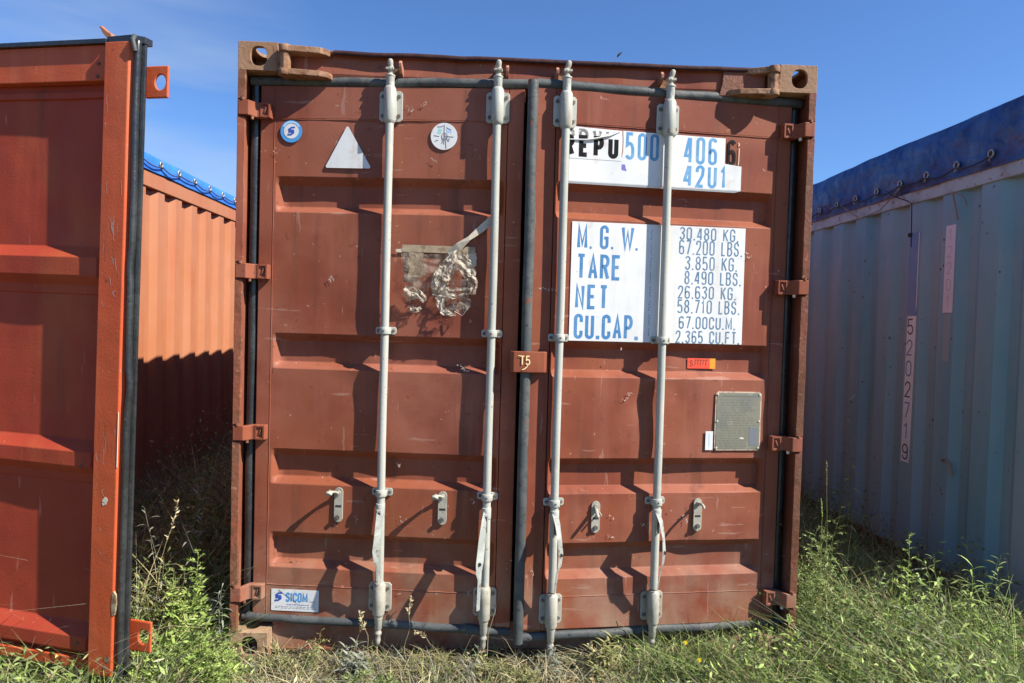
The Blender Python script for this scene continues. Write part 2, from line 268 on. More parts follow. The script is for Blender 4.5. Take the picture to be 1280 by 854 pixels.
# ------------------------------------------------------------------ stroke lettering
def ea(cx, cy, rx, ry, a0, a1, n=9):
    return [(cx + rx * math.cos(R_(a0 + (a1 - a0) * i / (n - 1))), cy + ry * math.sin(R_(a0 + (a1 - a0) * i / (n - 1)))) for i in range(n)]
def glyph(c, w, h):
    r = w / 2; q = min(r, h / 4)
    if c in 'O0': return [ea(r, h - r, r, r, 0, 180) + ea(r, r, r, r, 180, 360) + [(w, h - r)]]
    if c == 'C': return [[(w, h * .70)] + ea(r, h - r, r, r, 0, 180) + ea(r, r, r, r, 180, 360) + [(w, h * .30)]]
    if c == 'G': return [[(w, h * .72)] + ea(r, h - r, r, r, 0, 180) + ea(r, r, r, r, 180, 360) + [(w, h * .47), (w * .5, h * .47)]]
    if c == 'U': return [[(0, h)] + ea(r, r, r, r, 180, 360) + [(w, h)]]
    if c == 'S': return [[(w, h * .74)] + ea(r, h * .76, r, h * .24, 0, 250) + ea(r, h * .26, r, h * .26, 70, -180)]
    if c == '2': return [[(0, h * .72)] + ea(r, h - r, r, r, 180, -20) + [(w * .9, h * .55), (0, 0), (w, 0)]]
    if c == '3': return [ea(r, h - q * 1.1, r, q * 1.1, 165, -80, 10) + [(w * .45, h * .53)], [(w * .45, h * .53)] + ea(r, h * .27, r, h * .27, 75, -165, 11)]
    if c == '4': return [[(w * .80, 0), (w * .80, h)], [(w * .62, h), (0, h * .27), (w * 1.02, h * .27)]]
    if c == '5': return [[(w * .95, h), (w * .08, h), (w * .03, h * .52)] + ea(r, h * .32, r, h * .28, 115, 0, 6) + ea(r, r, r, r, 0, -170, 8)]
    if c == '6': return [ea(r, h - r, r, r, 10, 180, 8) + ea(r, r, r, r, 180, 360, 9) + [(w, h * .36)] + ea(r, h * .36, r, h * .20, 0, 175, 8)]
    if c == '9': return [[(w - x, h - y) for x, y in glyph('6', w, h)[0]]]
    if c == '8': return [ea(r, h * .76, r * .92, h * .24, -90, 270, 17), ea(r, h * .26, r, h * .26, 90, 450, 17)]
    if c == '7': return [[(0, h), (w, h), (w * .35, 0)]]
    if c == '1': return [[(w * .1, h * .78), (w * .6, h), (w * .6, 0)]]
    if c == 'M': return [[(0, 0), (0, h), (w * .5, h * .15), (w, h), (w, 0)]]
    if c == 'W': return [[(0, h), (w * .25, 0), (w * .5, h * .8), (w * .75, 0), (w, h)]]
    if c == 'T': return [[(0, h), (w, h)], [(w / 2, h), (w / 2, 0)]]
    if c == 'A': return [[(0, 0), (w / 2, h), (w, 0)], [(w * .18, h * .3), (w * .82, h * .3)]]
    if c == 'R': return [[(0, 0), (0, h), (w * .5, h)] + ea(w * .5, h * .77, w * .5, h * .23, 90, -90) + [(0, h * .54)], [(w * .5, h * .54), (w, 0)]]
    if c == 'P': return [[(0, 0), (0, h), (w * .5, h)] + ea(w * .5, h * .74, w * .5, h * .26, 90, -90) + [(0, h * .48)]]
    if c == 'B': return [[(0, 0), (0, h), (w * .5, h)] + ea(w * .5, h * .77, w * .45, h * .23, 90, -90) + [(0, h * .54)], [(w * .45, h * .54)] + ea(w * .5, h * .27, w * .5, h * .27, 90, -90) + [(0, 0)]]
    if c == 'D': return [[(0, 0), (0, h), (w * .4, h)] + ea(w * .4, h - w * .6, w * .6, w * .6, 90, 0) + ea(w * .4, w * .6, w * .6, w * .6, 0, -90) + [(0, 0)]]
    if c == 'E': return [[(w, h), (0, h), (0, 0), (w, 0)], [(0, h * .52), (w * .85, h * .52)]]
    if c == 'F': return [[(w, h), (0, h), (0, 0)], [(0, h * .5), (w * .85, h * .5)]]
    if c == 'N': return [[(0, 0), (0, h), (w, 0), (w, h)]]
    if c == 'K': return [[(0, 0), (0, h)], [(w, h), (0, h * .42)], [(w * .3, h * .6), (w, 0)]]
    if c == 'L': return [[(0, h), (0, 0), (w, 0)]]
    if c == 'I': return [[(w / 2, 0), (w / 2, h)]]
    if c == 'Y': return [[(0, h), (w / 2, h * .45), (w, h)], [(w / 2, h * .45), (w / 2, 0)]]
    return []
WID = {'M': 1.25, 'W': 1.35, '.': .35, ' ': .7, '1': .75, 'I': .4, 'L': .85}
def text(mb, s_, x0, y0, x1, y1, t, m, lift=.0018, gap=.38, italic=0):
    """letters filling the box x0..x1, y0..y1"""
    ws = [WID.get(c, 1) for c in s_]; tot = sum(ws) + gap * (len(s_) - 1); u = (x1 - x0) / tot; x = x0; h = y1 - y0
    for c, w in zip(s_, ws):
        cw = w * u
        if c == '.':
            mb.add([(x + cw * .5 - t * .55, y0, lift), (x + cw * .5 + t * .55, y0, lift), (x + cw * .5 + t * .55, y0 + t * 1.1, lift), (x + cw * .5 - t * .55, y0 + t * 1.1, lift)], [(0, 1, 2, 3)], m)
        else:
            g = glyph(c, max(cw - t, .001), h - t)
            mb.strokes([[(x + t / 2 + a + italic * b, y0 + t / 2 + b) for a, b in ln] for ln in g], t, lift, m)
        x += cw + gap * u

# ================================================================== BROWN CONTAINER
brown = thing('shipping_container', 'brown shipping container in the middle, double doors closed with four white locking bars', 'container')
HX, HY = 1.125, .06; AL, AR = R_(5.0), R_(6.3)
def DL(u, w, n): return (-HX + u * math.cos(AL) - n * math.sin(AL), HY - u * math.sin(AL) - n * math.cos(AL), w)
def DR(u, w, n): return (HX - u * math.cos(AR) + n * math.sin(AR), HY - u * math.sin(AR) - n * math.cos(AR), w)
def DRt(s, w, n): return DR(-s, w, n)              # text direction on the right door

RECS = [(2.052, 1.902), (1.388, 1.238), (.893, .742), (.533, .380)]
def prof(w):
    for a, b in RECS:
        if b <= w <= a:
            if w > a - .032: return (a - w) / .032
            if w < b + .028: return (w - b) / .028
            return 1
    return 0
def door_panel(fn, seed, name, parent):
    us = [.046, .052, .056, .068, .072] + list(np.linspace(.10, .98, 45)) + [1.004, 1.008, 1.02, 1.024, 1.029]
    ws = {.306, 2.290}
    for a, b in RECS: ws |= {a + .003, a, a - .003, a - .029, a - .032, a - .036, b + .032, b + .028, b + .025, b + .003, b, b - .003}
    ws |= set(np.arange(.34, 2.28, .04).round(3)); ws = sorted(ws)
    W2 = [ws[0]]
    for w in ws[1:]:
        if w - W2[-1] > .0028: W2.append(w)
    ws = W2; dents = [(random.Random(seed + i).uniform(.15, .95), random.Random(seed + 50 + i).uniform(.4, 2.2), random.Random(seed + 90 + i).uniform(.03, .10), random.Random(seed + 130 + i).uniform(-.007, .005)) for i in range(16)]
    if seed == 1: dents += [(.44, 1.30, .05, .012), (.40, 1.16, .05, -.007), (.94, 1.21, .05, .008)]
    else: dents += [(.50, 1.30, .05, .009), (.62, 1.13, .035, -.008), (.46, 1.17, .03, -.006)]
    vs = []
    for w in ws:
        for u in us:
            e = max(0, min(1, (u - .054) / .018, (1.024 - u) / .020)); d = -.038 * prof(w) * e
            inside = min(1, (u - .046) / .05, (1.029 - u) / .04)
            fl = .3 if (seed == 2 and w > 1.37) else 1
            d += fl * inside * .0035 * noise.noise(Vector((u * 3.1 + seed * 7, w * 2.6, seed))) + fl * inside * .0012 * noise.noise(Vector((u * 11, w * 9, seed + 4)))
            for du, dw, dr, da in dents:
                if seed == 2 and 1.36 < dw + dr < 2.5: da = min(da, 0) * .3
                d += inside * da * math.exp(-((u - du) ** 2 + (w - dw) ** 2) / (2 * dr * dr))
            vs.append((u, w, d))
    n = len(us); mb = MB(fn)
    mb.add(vs, [(j * n + i, j * n + i + 1, (j + 1) * n + i + 1, (j + 1) * n + i) for j in range(len(ws) - 1) for i in range(n - 1)], BROWN, True)
    return mb.obj(name, parent)

def make_door(fn, side, ufree, seed):
    mb = MB(fn); m = BROWN
    mb.box((-.018, .165, -.045), (.0425, 2.432, .002), m)                    # hinge stile
    mb.box((1.032, .165, -.045), (ufree, 2.432, .002), m)                    # free stile
    mb.box((.0428, 2.2935, -.045), (1.0318, 2.432, .002), m)                 # top rail
    mb.box((.0428, .165, -.045), (1.0318, .3025, .002), m)                   # bottom rail
    mb.box((.043, .30, -.085), (1.031, 2.296, -.075), HOLE)                  # inner skin
    d = mb.obj('door', brown, bevel=.0035)
    d['label'] = 'left brown door with the small round stickers' if side == 'L' else 'right brown door with the large white lettering decals'
    door_panel(fn, seed, 'door_panel', d)
    # weld beads along the seams
    g = MB(fn)
    for w in (2.2918, .3043): g.tube([(.045 + i * .0246, w + .0006 * math.sin(i * 2.1 + seed), .0012) for i in range(41)], .0024, m, n=6)
    for u in (.0437,): g.tube([(u + .0006 * math.sin(i * 1.7), .17 + i * .0565, .0012) for i in range(41)], .0022, m, n=6)
    g.obj('weld_bead', d)
    return d
doorL = make_door(DL, 'L', 1.098, 1); doorR = make_door(DR, 'R', 1.112, 2)

def wob(a, b, n, amp, sd_):
    out = []
    for i in range(n + 1):
        t = i / n; p = [a[k] + (b[k] - a[k]) * t for k in range(3)]
        k = math.sin(math.pi * t)
        out.append((p[0] + amp * k * noise.noise(Vector((t * 5, sd_, 0))), p[1] + amp * k * noise.noise(Vector((t * 5, 0, sd_))), p[2] + amp * .6 * noise.noise(Vector((t * 7, sd_, sd_)))))
    return out
# rubber gaskets
mb = MB(DL); mb.tube(wob((-.045, .165, -.012), (-.045, 2.45, -.012), 24, .006, 1), .0145, RUB, n=14, flat=1.28); mb.obj('rubber_gasket', doorL)
mb = MB(DL); mb.tube(wob((-.062, 2.452, -.006), (1.108, 2.452, -.006), 24, .006, 2), .0158, RUBLT, n=14, flat=1.25); mb.obj('rubber_gasket', doorL)
mb = MB(DL); mb.tube([(-.06, .163, -.004)] + wob((.0, .158, -.004), (.90, .152, .0), 16, .008, 3) + [(.93, .157, .012), (.99, .150, .010)] + [(1.10, .146, .0)], [.019] * 18 + [.021, .017, .016], RUBLT, n=14)
mb.tube([(.905, .175, .008), (.915, .152, .024), (.93, .135, .016)], .006, RUBLT, n=8); mb.obj('rubber_gasket', doorL)
mb = MB(DL); mb.tube(wob((.90, .128, .0), (1.13, .112, .0), 8, .006, 12), .003, STEM, n=6); mb.obj('torn_gasket_strip', doorL)
mb = MB(DR); mb.tube(wob((-.045, .165, -.030), (-.045, 2.45, -.030), 24, .006, 4), .0145, RUB, n=14, flat=1.28); mb.obj('rubber_gasket', doorR)
mb = MB(DR); mb.tube(wob((-.062, 2.452, -.006), (1.115, 2.448, -.006), 24, .007, 5), .0165, RUBLT, n=14, flat=1.25); mb.obj('rubber_gasket', doorR)
mb = MB(DR); mb.tube(wob((-.05, .155, -.006), (1.112, .135, -.002), 24, .008, 6), .0155, RUBLT, n=14, flat=1.25); mb.obj('rubber_gasket', doorR)
mb = MB(DR); mb.tube(wob((1.131, .115, .006), (1.131, 2.455, .006), 30, .008, 7), .0175, RUBLT, n=16, flat=1.25)
mb.obj('rubber_gasket', doorR, label='thick grey rubber strip down the middle between the doors')
# lock plate over the middle gap
mb = MB(DR); P = [(1.046, .003), (1.046, .028), (1.058, .034), (1.13, .040), (1.186, .036), (1.196, .024), (1.196, -.01), (1.188, -.01), (1.184, .02), (1.13, .030), (1.066, .024), (1.060, .003)]
mb.prism([(a, b) for a, b in P], 1.256, 1.343, BROWN, ax='y'); mb.strokes([], 0, 0, YEL)
lp = mb.obj('lock_plate', doorR, bevel=.003, label='small brown plate across the middle gap marked T5')
lp2 = None
mb = MB(lambda a, b, c: DRt(a, b, c)); text(mb, 'T5', -1.160, 1.287, -1.118, 1.326, .0048, YEL, lift=.0425, gap=.25)
mb.strokes([[(-1.150, 1.268), (-1.140, 1.272), (-1.129, 1.283)]], .004, .0425, YEL)
mb.strokes([[(-1.168, 1.326), (-1.150, 1.324)], [(-1.13, 1.29), (-1.128, 1.284)]], .003, .0428, YEL); mb.obj('chalk_marking', doorR)

# hinges: strap from post round to the door
for side, fn, d in (('L', DL, doorL), ('R', DR, doorR)):
    sx = -1 if side == 'L' else 1
    for wc in (2.318, 1.645, .965, .281):
        h = .031; mb = MB()
        # plan outline (x towards the middle, y), extruded in z
        o = [(-1.214, -.010), (-1.170, -.012), (-1.150, .018), (-1.145, .022), (-1.088, .030), (-1.086, .052), (-1.150, .054), (-1.165, .03), (-1.178, .008), (-1.214, .008)]
        mb.prism([(-sx * x if sx > 0 else x, y) for x, y in o], wc - h, wc + h, BROWN)
        e = mb.obj('hinge', d, bevel=.003)
        mb = MB(fn)                                                    # raised boss with a square recess
        for a, b in (((-.006, wc - h + .001, .026), (.001, wc + h - .001, .040)), ((.030, wc - h + .001, .026), (.037, wc + h - .001, .040)), ((.001, wc + h - .009, .026), (.030, wc + h - .001, .040)), ((.001, wc - h + .001, .026), (.030, wc - h + .009, .040))): mb.box(a, b, BROWN)
        mb.tube([(.010, wc - .012, .033), (.020, wc + .012, .033)], .005, BROWN_OLD, n=8)
        mb.obj('hinge_boss', d, bevel=.0012)
        mb = MB(); X = sx * 1.196; mb.tube([(X, -.004, wc + h), (X, -.004, wc + h + .010)], .010, BROWN_OLD, n=10); mb.obj('hinge_pin', d); mb = MB(); mb.tube([(sx * 1.162, .014, wc - h - .012), (sx * 1.162, .014, wc - h)], .007, CREAM if side == 'R' else BROWN_OLD, n=8); mb.obj('hinge_pin', d)

# posts: channel with an outer flange broken at the hinges
for sx in (-1, 1):
    mb = MB(); mb.box((sx * 1.162, .125, .12), (sx * 1.219, .20, 2.475), BROWN); mb.box((sx * 1.199, .012, .12), (sx * 1.217, .124, 2.475), BROWN)
    p = mb.obj('corner_post', brown, bevel=.003)
    mb = MB(); mb.box((sx * 1.205, .0, .12), (sx * 1.2185, .012, 2.47), BROWN_OLD)
    segs = [(2.472, 2.355), (2.281, 1.682), (1.608, 1.002), (.928, .318), (.244, .12)]
    for k, (a, b) in enumerate(segs):
        n = max(2, int((a - b) / .04)); rows = []
        for i in range(n + 1):
            z = a + (b - a) * i / n; j = .0022 * noise.noise(Vector((z * 9, sx, 3))); j2 = .003 * noise.noise(Vector((z * 12, sx, 8)))
            x0, x1 = sx * (1.2165 + j), sx * (1.186 + j2)
            rows += [(x0, -.006, z), (x1, -.004 + j, z), (x1, .014, z), (x0, .014, z)]
        fs = [(4 * i + q, 4 * i + (q + 1) % 4, 4 * i + 4 + (q + 1) % 4, 4 * i + 4 + q) for i in range(n) for q in range(4)] + [(0, 1, 2, 3), (4 * n, 4 * n + 1, 4 * n + 2, 4 * n + 3)]
        mb.add(rows, fs, BROWN if (k in (1,) and sx < 0) else BROWN_OLD)
    mb.obj('post_flange', p, bevel=.0015)

# corner castings: hollow, with oblong holes front and side
def casting(sx, z0, m):
    x0, x1 = (1.057, 1.219) if sx > 0 else (-1.219, -1.057); cx, cz = (x0 + x1) / 2, z0 + .059; mb = MB(); t = .014
    mb.holed(x0, x1, z0, z0 + .118, cx + .004, cz, .034, .040, -.002, t, m, ax='y', sq=2.4)
    xo, xi = (x1, x1 - t) if sx > 0 else (x0, x0 + t); mb.holed(t, .178, z0, z0 + .118, .10, cz, .052, .034, xo, xi, m, ax='x', sq=2.4)
    if sx > 0: mb.box((min(xo, xi) + .001, t + .001, z0 + .001), (max(xo, xi) - .001, .177, z0 + .117), m)
    xa = x0 if sx > 0 else x1; mb.box((min(xa, xa + sx * t), t, z0), (max(xa, xa + sx * t), .178, z0 + .118), m)
    a, b = x0 + t, x1 - t
    mb.box((a, .178 - t, z0), (b, .178, z0 + .118), m)
    mb.box((a, t, z0), (b, .178 - t, z0 + t), m)
    mb.holed(a, b, t, .178 - t, (a + b) / 2, .089, .032, .055, z0 + .118 - t, z0 + .118, m, ax='z', sq=2.4)
    return mb.obj('corner_casting', brown, bevel=.002)
casting(-1, 2.473, CASTM); casting(1, 2.473, CASTM)
casting(-1, 0, CASTB); casting(1, 0, CASTB)

# header
mb = MB(); n = 60
def hd(x): return .0028 * noise.noise(Vector((x * 4, 1, 1))) - (.004 * math.exp(-((x + .66) / .09) ** 2)) - .003 * math.exp(-((x + .30) / .05) ** 2)
rows = []
for i in range(n + 1):
    x = -1.05 + 2.1 * i / n; k = hd(x); y = .025 - k * 1.5 + .003 * noise.noise(Vector((x * 7, 5, 0)))
    rows += [(x, .075, 2.435), (x, y + .004, 2.470), (x, y, 2.482), (x, y + .001, 2.520), (x, y + .003, 2.557 + k), (x, .011, 2.558 + k), (x, .009, 2.567 + k), (x, .013, 2.571 + k), (x, .16, 2.573 + k)]
q = 9; mb.add(rows, [(q * i + j, q * i + j + 1, q * i + q + j + 1, q * i + q + j) for i in range(n) for j in range(q - 1)], BROWN, False)
mb.box((-1.05, .16, 2.44), (1.05, .17, 2.573), BROWN)
header = mb.obj('header_beam', brown)
EDGE_DK = mat('dark_header_edge', (.045, .020, .020), [((.08, .035, .03), 20, .5, .65, .7, None)], rough=.75, spec=.15, bump=.003, bscale=50)
mb = MB(); mb.tube([(x, .009, 2.563 + hd(x) + .0018 * noise.noise(Vector((x * 11, 4, 4)))) for x in np.linspace(-.83, 1.04, 80)], .0105, EDGE_DK, n=8, flat=.6); mb.obj('header_edge_strip', header)  # near-black maroon strip following the top lip of the header
# bar keepers on the header
def keeper(X, left, right):
    mb = MB()
    mb.box((X - .03, .024, 2.478), (X + .03, .036, 2.522), RUSTY)
    for s_, on in ((-1, left), (1, right)):
        if on: mb.prism([(.034, 2.480), (-.012, 2.484), (-.036, 2.500), (-.040, 2.515), (-.026, 2.528), (.0, 2.520), (.034, 2.520)], X + s_ * .022 - .006, X + s_ * .022 + .006, mat('faded_salmon_keeper_paint', (.42, .19, .12), [((.26, .10, .06), 20, .45, .6, .8, None)], rough=.6, bump=.002, bscale=60), ax='x')
    mb.obj('bar_keeper', header, bevel=.002)
keeper(-.570, 0, 1); keeper(-.128, 1, 1); keeper(.125, 1, 0); keeper(.565, 1, 0)
# header hinges: knuckle on the casting and two rusty arms
for sx in (-1, 1):
    mb = MB(); X = sx * 1.022
    for za, zb in ((2.449, 2.4755), (2.5455, 2.574)): mb.tube([(X, -.016, za), (X, -.016, zb)], .0265, RUSTY, n=12)
    if sx > 0: mb.prism([(.800, 2.452), (1.0, 2.452), (1.0, 2.560), (.818, 2.560), (.812, 2.50)], .012, .020, BROWN_OLD, ax='y')
    mb.box((min(X, sx * 1.057), -.012, 2.476), (max(X, sx * 1.057), .03, 2.545), RUSTY)
    for z0, z1, ln in ((2.545, 2.571, .845), (2.452, 2.476, .838)):
        o = [(sx * 1.034, -.030), (sx * 1.01, -.036), (sx * .88, -.022), (sx * (ln + .012), -.006), (sx * ln, .012), (sx * ln, .036), (sx * 1.034, .036)]
        if sx > 0 and z0 > 2.5: o = [(sx * 1.034, -.030), (sx * 1.01, -.034), (sx * .90, .012), (sx * ln, .024), (sx * ln, .036), (sx * 1.034, .036)]
        mb.prism(o, z0, z1, RUSTY)
    mb.tube([(X, -.012, 2.4757), (X, -.012, 2.5453)], .023, RUSTY, n=8, smooth=False)
    mb.obj('header_hinge', header, bevel=.003, seg=2)
# sill
mb = MB(); mb.box((-1.057, .062, .018), (1.057, .16, .150), BROWN); mb.box((-1.057, .050, .018), (1.057, .0618, .030), BROWN_OLD); mb.obj('sill_beam', brown, bevel=.003)

# side walls, floor, roof cover of a 12 m box
def wallstrip(xo, inward, y0, y1, z0, z1, m, name, parent, pitch=.278, depth=.036, of=.10, sl=.05, phase=0):
    pts = []; y = y0 - phase
    while y < y1:
        for a, d in ((0, 0), (of, 0), (of + sl, 1), (pitch - sl, 1)): pts.append((y + a, d))
        y += pitch
    pts = [(max(y0, min(y1, a)), d) for a, d in pts if y0 - .01 <= a <= y1 + .01]
    mb = MB(); zs = [z0, z0 + (z1 - z0) * .33, z0 + (z1 - z0) * .66, z1]; vs = []
    for z in zs:
        for a, d in pts: vs.append((xo + inward * depth * d + .002 * noise.noise(Vector((a * 2, z * 2, xo))), a, z))
    n = len(pts); mb.add(vs, [(j * n + i, j * n + i + 1, (j + 1) * n + i + 1, (j + 1) * n + i) for j in range(len(zs) - 1) for i in range(n - 1)], m)
    return mb.obj(name, parent)
for sx in (-1, 1):
    wallstrip(sx * 1.205, -sx, .20, 12.1, .15, 2.50, BROWN, 'side_wall', brown)
    mb = MB(); mb.box((sx * 1.14, .178, 2.50), (sx * 1.214, 12.1, 2.575), BROWN); mb.obj('top_side_rail', brown, bevel=.004)
    mb = MB(); mb.box((sx * 1.14, .178, .03), (sx * 1.214, 12.1, .16), BROWN); mb.obj('bottom_side_rail', brown, bevel=.004)
mb = MB(); mb.box((-1.138, .17, .06), (1.138, 12.1, .14), HOLE); mb.obj('floor', brown)
mb = MB(); mb.box((-1.138, .175, 2.52), (1.138, 12.1, 2.55), TARP2); mb.obj('roof_cover', brown)
mb = MB(); mb.box((-1.2, 12.1, .1), (1.2, 12.19, 2.55), BROWN); mb.obj('end_wall', brown)

# ------------------------------------------------ locking bars
def plate4(mb, u, w0, w1, half=.049, m=BAR):
    c = .010; P = [(u - half + c, w0), (u + half - c, w0), (u + half, w0 + c), (u + half, w1 - c), (u + half - c, w1), (u - half + c, w1), (u - half, w1 - c), (u - half, w0 + c)]
    mb.prism(P, .0025, .010, m)
def bearing(fn, u, w0, w1, parent, m, stretch=0):
    mb = MB(fn); plate4(mb, u, w0, w1, m=m)
    wm = (w0 + w1) / 2
    mb.tube([(u, w0 - .012, .030), (u, w0 - .004, .030), (u, w0, .030), (u, w1, .030), (u, w1 + .004, .030), (u, w1 + .012, .030)], [.0195, .0235, .0255, .0255, .0235, .0195], m, n=18)
    mb.box((u - .0245, w0 + .006, .009), (u + .0245, w1 - .006, .032), m)
    b = mb.obj('bearing_bracket', parent, bevel=.002)
    for du in (-.034, .034):
        for ww in (w0 + .024, w1 - .024):
            mb = MB(fn); mb.tube([(u + du, ww, .0095), (u + du, ww, .0155)], .0075, BOLT, n=8, smooth=False); pass
            mb.obj('bearing_bolt', parent)
    return b
def guide(fn, u, w, parent, m):
    mb = MB(fn); h = .016
    c = .006; half = .044
    P = [(u - half + c, w - h), (u + half - c, w - h), (u + half, w - h + c), (u + half, w + h - c), (u + half - c, w + h), (u - half + c, w + h), (u - half, w + h - c), (u - half, w - h + c)]
    mb.prism(P, .0025, .009, m)
    mb.tube([(u, w - h + .002, .030), (u, w + h - .002, .030)], .0235, m, n=16)
    mb.box((u - .0225, w - h + .002, .008), (u + .0225, w + h - .002, .03), m)
    mb.tube([(u - .032, w, .0088), (u - .032, w, .014)], .0068, BOLT, n=8, smooth=False); mb.tube([(u + .032, w, .0088), (u + .032, w, .014)], .0068, BOLT, n=8, smooth=False)
    mb.tube([(u, w, .052), (u, w, .0548)], .0045, BOLT, n=8)
    return mb.obj('guide_clamp', parent, bevel=.0015)
def locking_bar(fn, side, u, label, tip, hpath, hside, k):
    ww0 = .338 if side == 'L' else .320; wt = 2.284 if side == 'L' else 2.272
    mb = MB(fn)
    pts = [.34, .50, .66, .80] + list(np.linspace(.9, 2.25, 12)) + [2.44]
    mb.tube([(u + .003 * noise.noise(Vector((p * 1.5, k, 0))), p, .030 + .002 * noise.noise(Vector((p * 1.5, 0, k)))) for p in pts], .0168, BAR, n=20)
    bar = mb.obj('locking_bar', brown, label=label)
    # upper cam end
    mb = MB(fn); a = tip
    mb.tube([(u, 2.425, .030), (u, 2.462, .030), (u, 2.464, .030), (u, 2.470, .030)], [.0175, .0175, .0205, .0205], BAR, n=16)
    mb.tube([(u, 2.470, .030), (u, 2.476, .030), (u + .001, 2.487, .031), (u + .002, 2.490, .032), (u + .003, 2.496, .033), (u + .002, 2.503, .033), (u + a * .3, 2.512, .035), (u + a * .6, 2.520, .036), (u + a, 2.530, .037), (u + a, 2.535, .037)],
            [.016, .0115, .0115, .0150, .0150, .0100, .0112, .0120, .0105, .005], BARLOW, n=12)
    mb.box((u - .018, 2.489, .022), (u + .016, 2.499, .046), BARLOW)
    mb.obj('cam_end', bar, bevel=.002)
    bearing(fn, u, wt, wt + .128, bar, BAR)
    # lower bearing and cam end
    bearing(fn, u, ww0 - .125, ww0, bar, BARLOW)
    mb = MB(fn)
    mb.tube([(u, ww0 - .125, .030), (u, ww0 - .145, .030), (u, ww0 - .150, .030), (u, ww0 - .190, .030), (u, ww0 - .194, .030), (u, ww0 - .200, .030), (u - a * .2, ww0 - .206, .031), (u - a * .2, ww0 - .214, .031), (u, ww0 - .220, .031), (u - a * .4, ww0 - .236, .033), (u - a * .4, ww0 - .252, .034), (u - a * .4, ww0 - .258, .034)],
            [.019, .019, .0165, .0155, .012, .012, .0155, .0150, .0100, .0125, .0095, .004], BARLOW, n=12); mb.obj('cam_end', bar)
    for w in (1.411 if side == 'L' else 1.402, .727 if side == 'L' else .713): guide(fn, u, w, bar, BAR)
    # handle: slotted plate welded to the bar, hanging down
    mb = MB(fn)
    s_ = hside
    n = len(hpath); vs = []
    for w, d, off, hw, tw in hpath:     # w, stand-off, sideways offset, half width, twist (0 flat to the door .. 1 edge-on)
        hw *= .82; tw = min(.8, tw + .12); a1 = math.cos(tw * math.pi / 2) * hw; b1 = math.sin(tw * math.pi / 2) * hw; t = .004
        c = math.cos(tw * math.pi / 2) * t; e = math.sin(tw * math.pi / 2) * t
        for q1, q2 in ((-1, -1), (1, -1), (1, 1), (-1, 1)): vs.append((u + s_ * off + q1 * a1 - q2 * e * s_, w, .030 + d + q1 * s_ * b1 * -1 + q2 * c))
    fs = [(4 * i + q, 4 * i + (q + 1) % 4, 4 * i + 4 + (q + 1) % 4, 4 * i + 4 + q) for i in range(n - 1) for q in range(4)] + [(0, 1, 2, 3), (4 * n - 4, 4 * n - 3, 4 * n - 2, 4 * n - 1)]
    mb.add(vs, fs, HANDLE)
    hd_ = mb.obj('handle', bar, bevel=.0015)
    mb = MB(fn); mb.tube([(u, .640, .036), (u, .684, .036)], .0195, BAR, n=14); mb.box((u - .009, .585, .040), (u + .009, .66, .062), BAR)
    mb.box((u - .0050, .588, .0618), (u + .0050, .652, .0632), HOLE)
    mb.obj('handle_hub', bar, bevel=.0025)
    mb = MB(fn)
    if k in (1, 2, 3):
        w, d, off, hw, tw = hpath[3]; q = u + s_ * off
        mb.tube([(q, w, .030 + d), (q, w, .038 + d)], .007, HOLE, n=10)
        mb.obj('handle_rivet', bar)
    return bar
out = [(.675, .012, .000, .016, .1), (.640, .052, .004, .018, .35), (.585, .074, .010, .022, .55), (.520, .076, .016, .021, .45), (.470, .070, .014, .018, .5), (.440, .060, .006, .013, .6), (.345, .034, .004, .011, .6)]
hb = [
 ('L', .540, 'first white locking bar from the left', .000, [(.675, .010, .000, .015, .0), (.640, .030, .004, .016, .1), (.565, .058, .003, .016, .4), (.500, .066, .000, .018, .4), (.455, .062, .002, .014, .5), (.430, .050, .006, .009, .5), (.345, .028, .004, .009, .5)], 1),
 ('L', .988, 'second white locking bar from the left, its handle standing out', .002, [(.675, .012, .000, .012, .3), (.640, .040, -.006, .014, .5), (.560, .075, -.010, .020, .45), (.480, .105, -.014, .020, .4), (.445, .112, -.016, .016, .5), (.420, .115, -.012, .008, .5), (.300, .130, -.014, .007, .5)], 1),
 ('R', .996, 'third white locking bar from the left', -.006, out, -1),
 ('R', .551, 'rightmost white locking bar', -.006, [(w, d, o * .7, h * .9, t) for w, d, o, h, t in out], -1)]
for k, (sd_, u, lab, tip, hp, hs) in enumerate(hb):
    locking_bar(DL if sd_ == 'L' else DR, sd_, u, lab, tip, hp, hs, k)

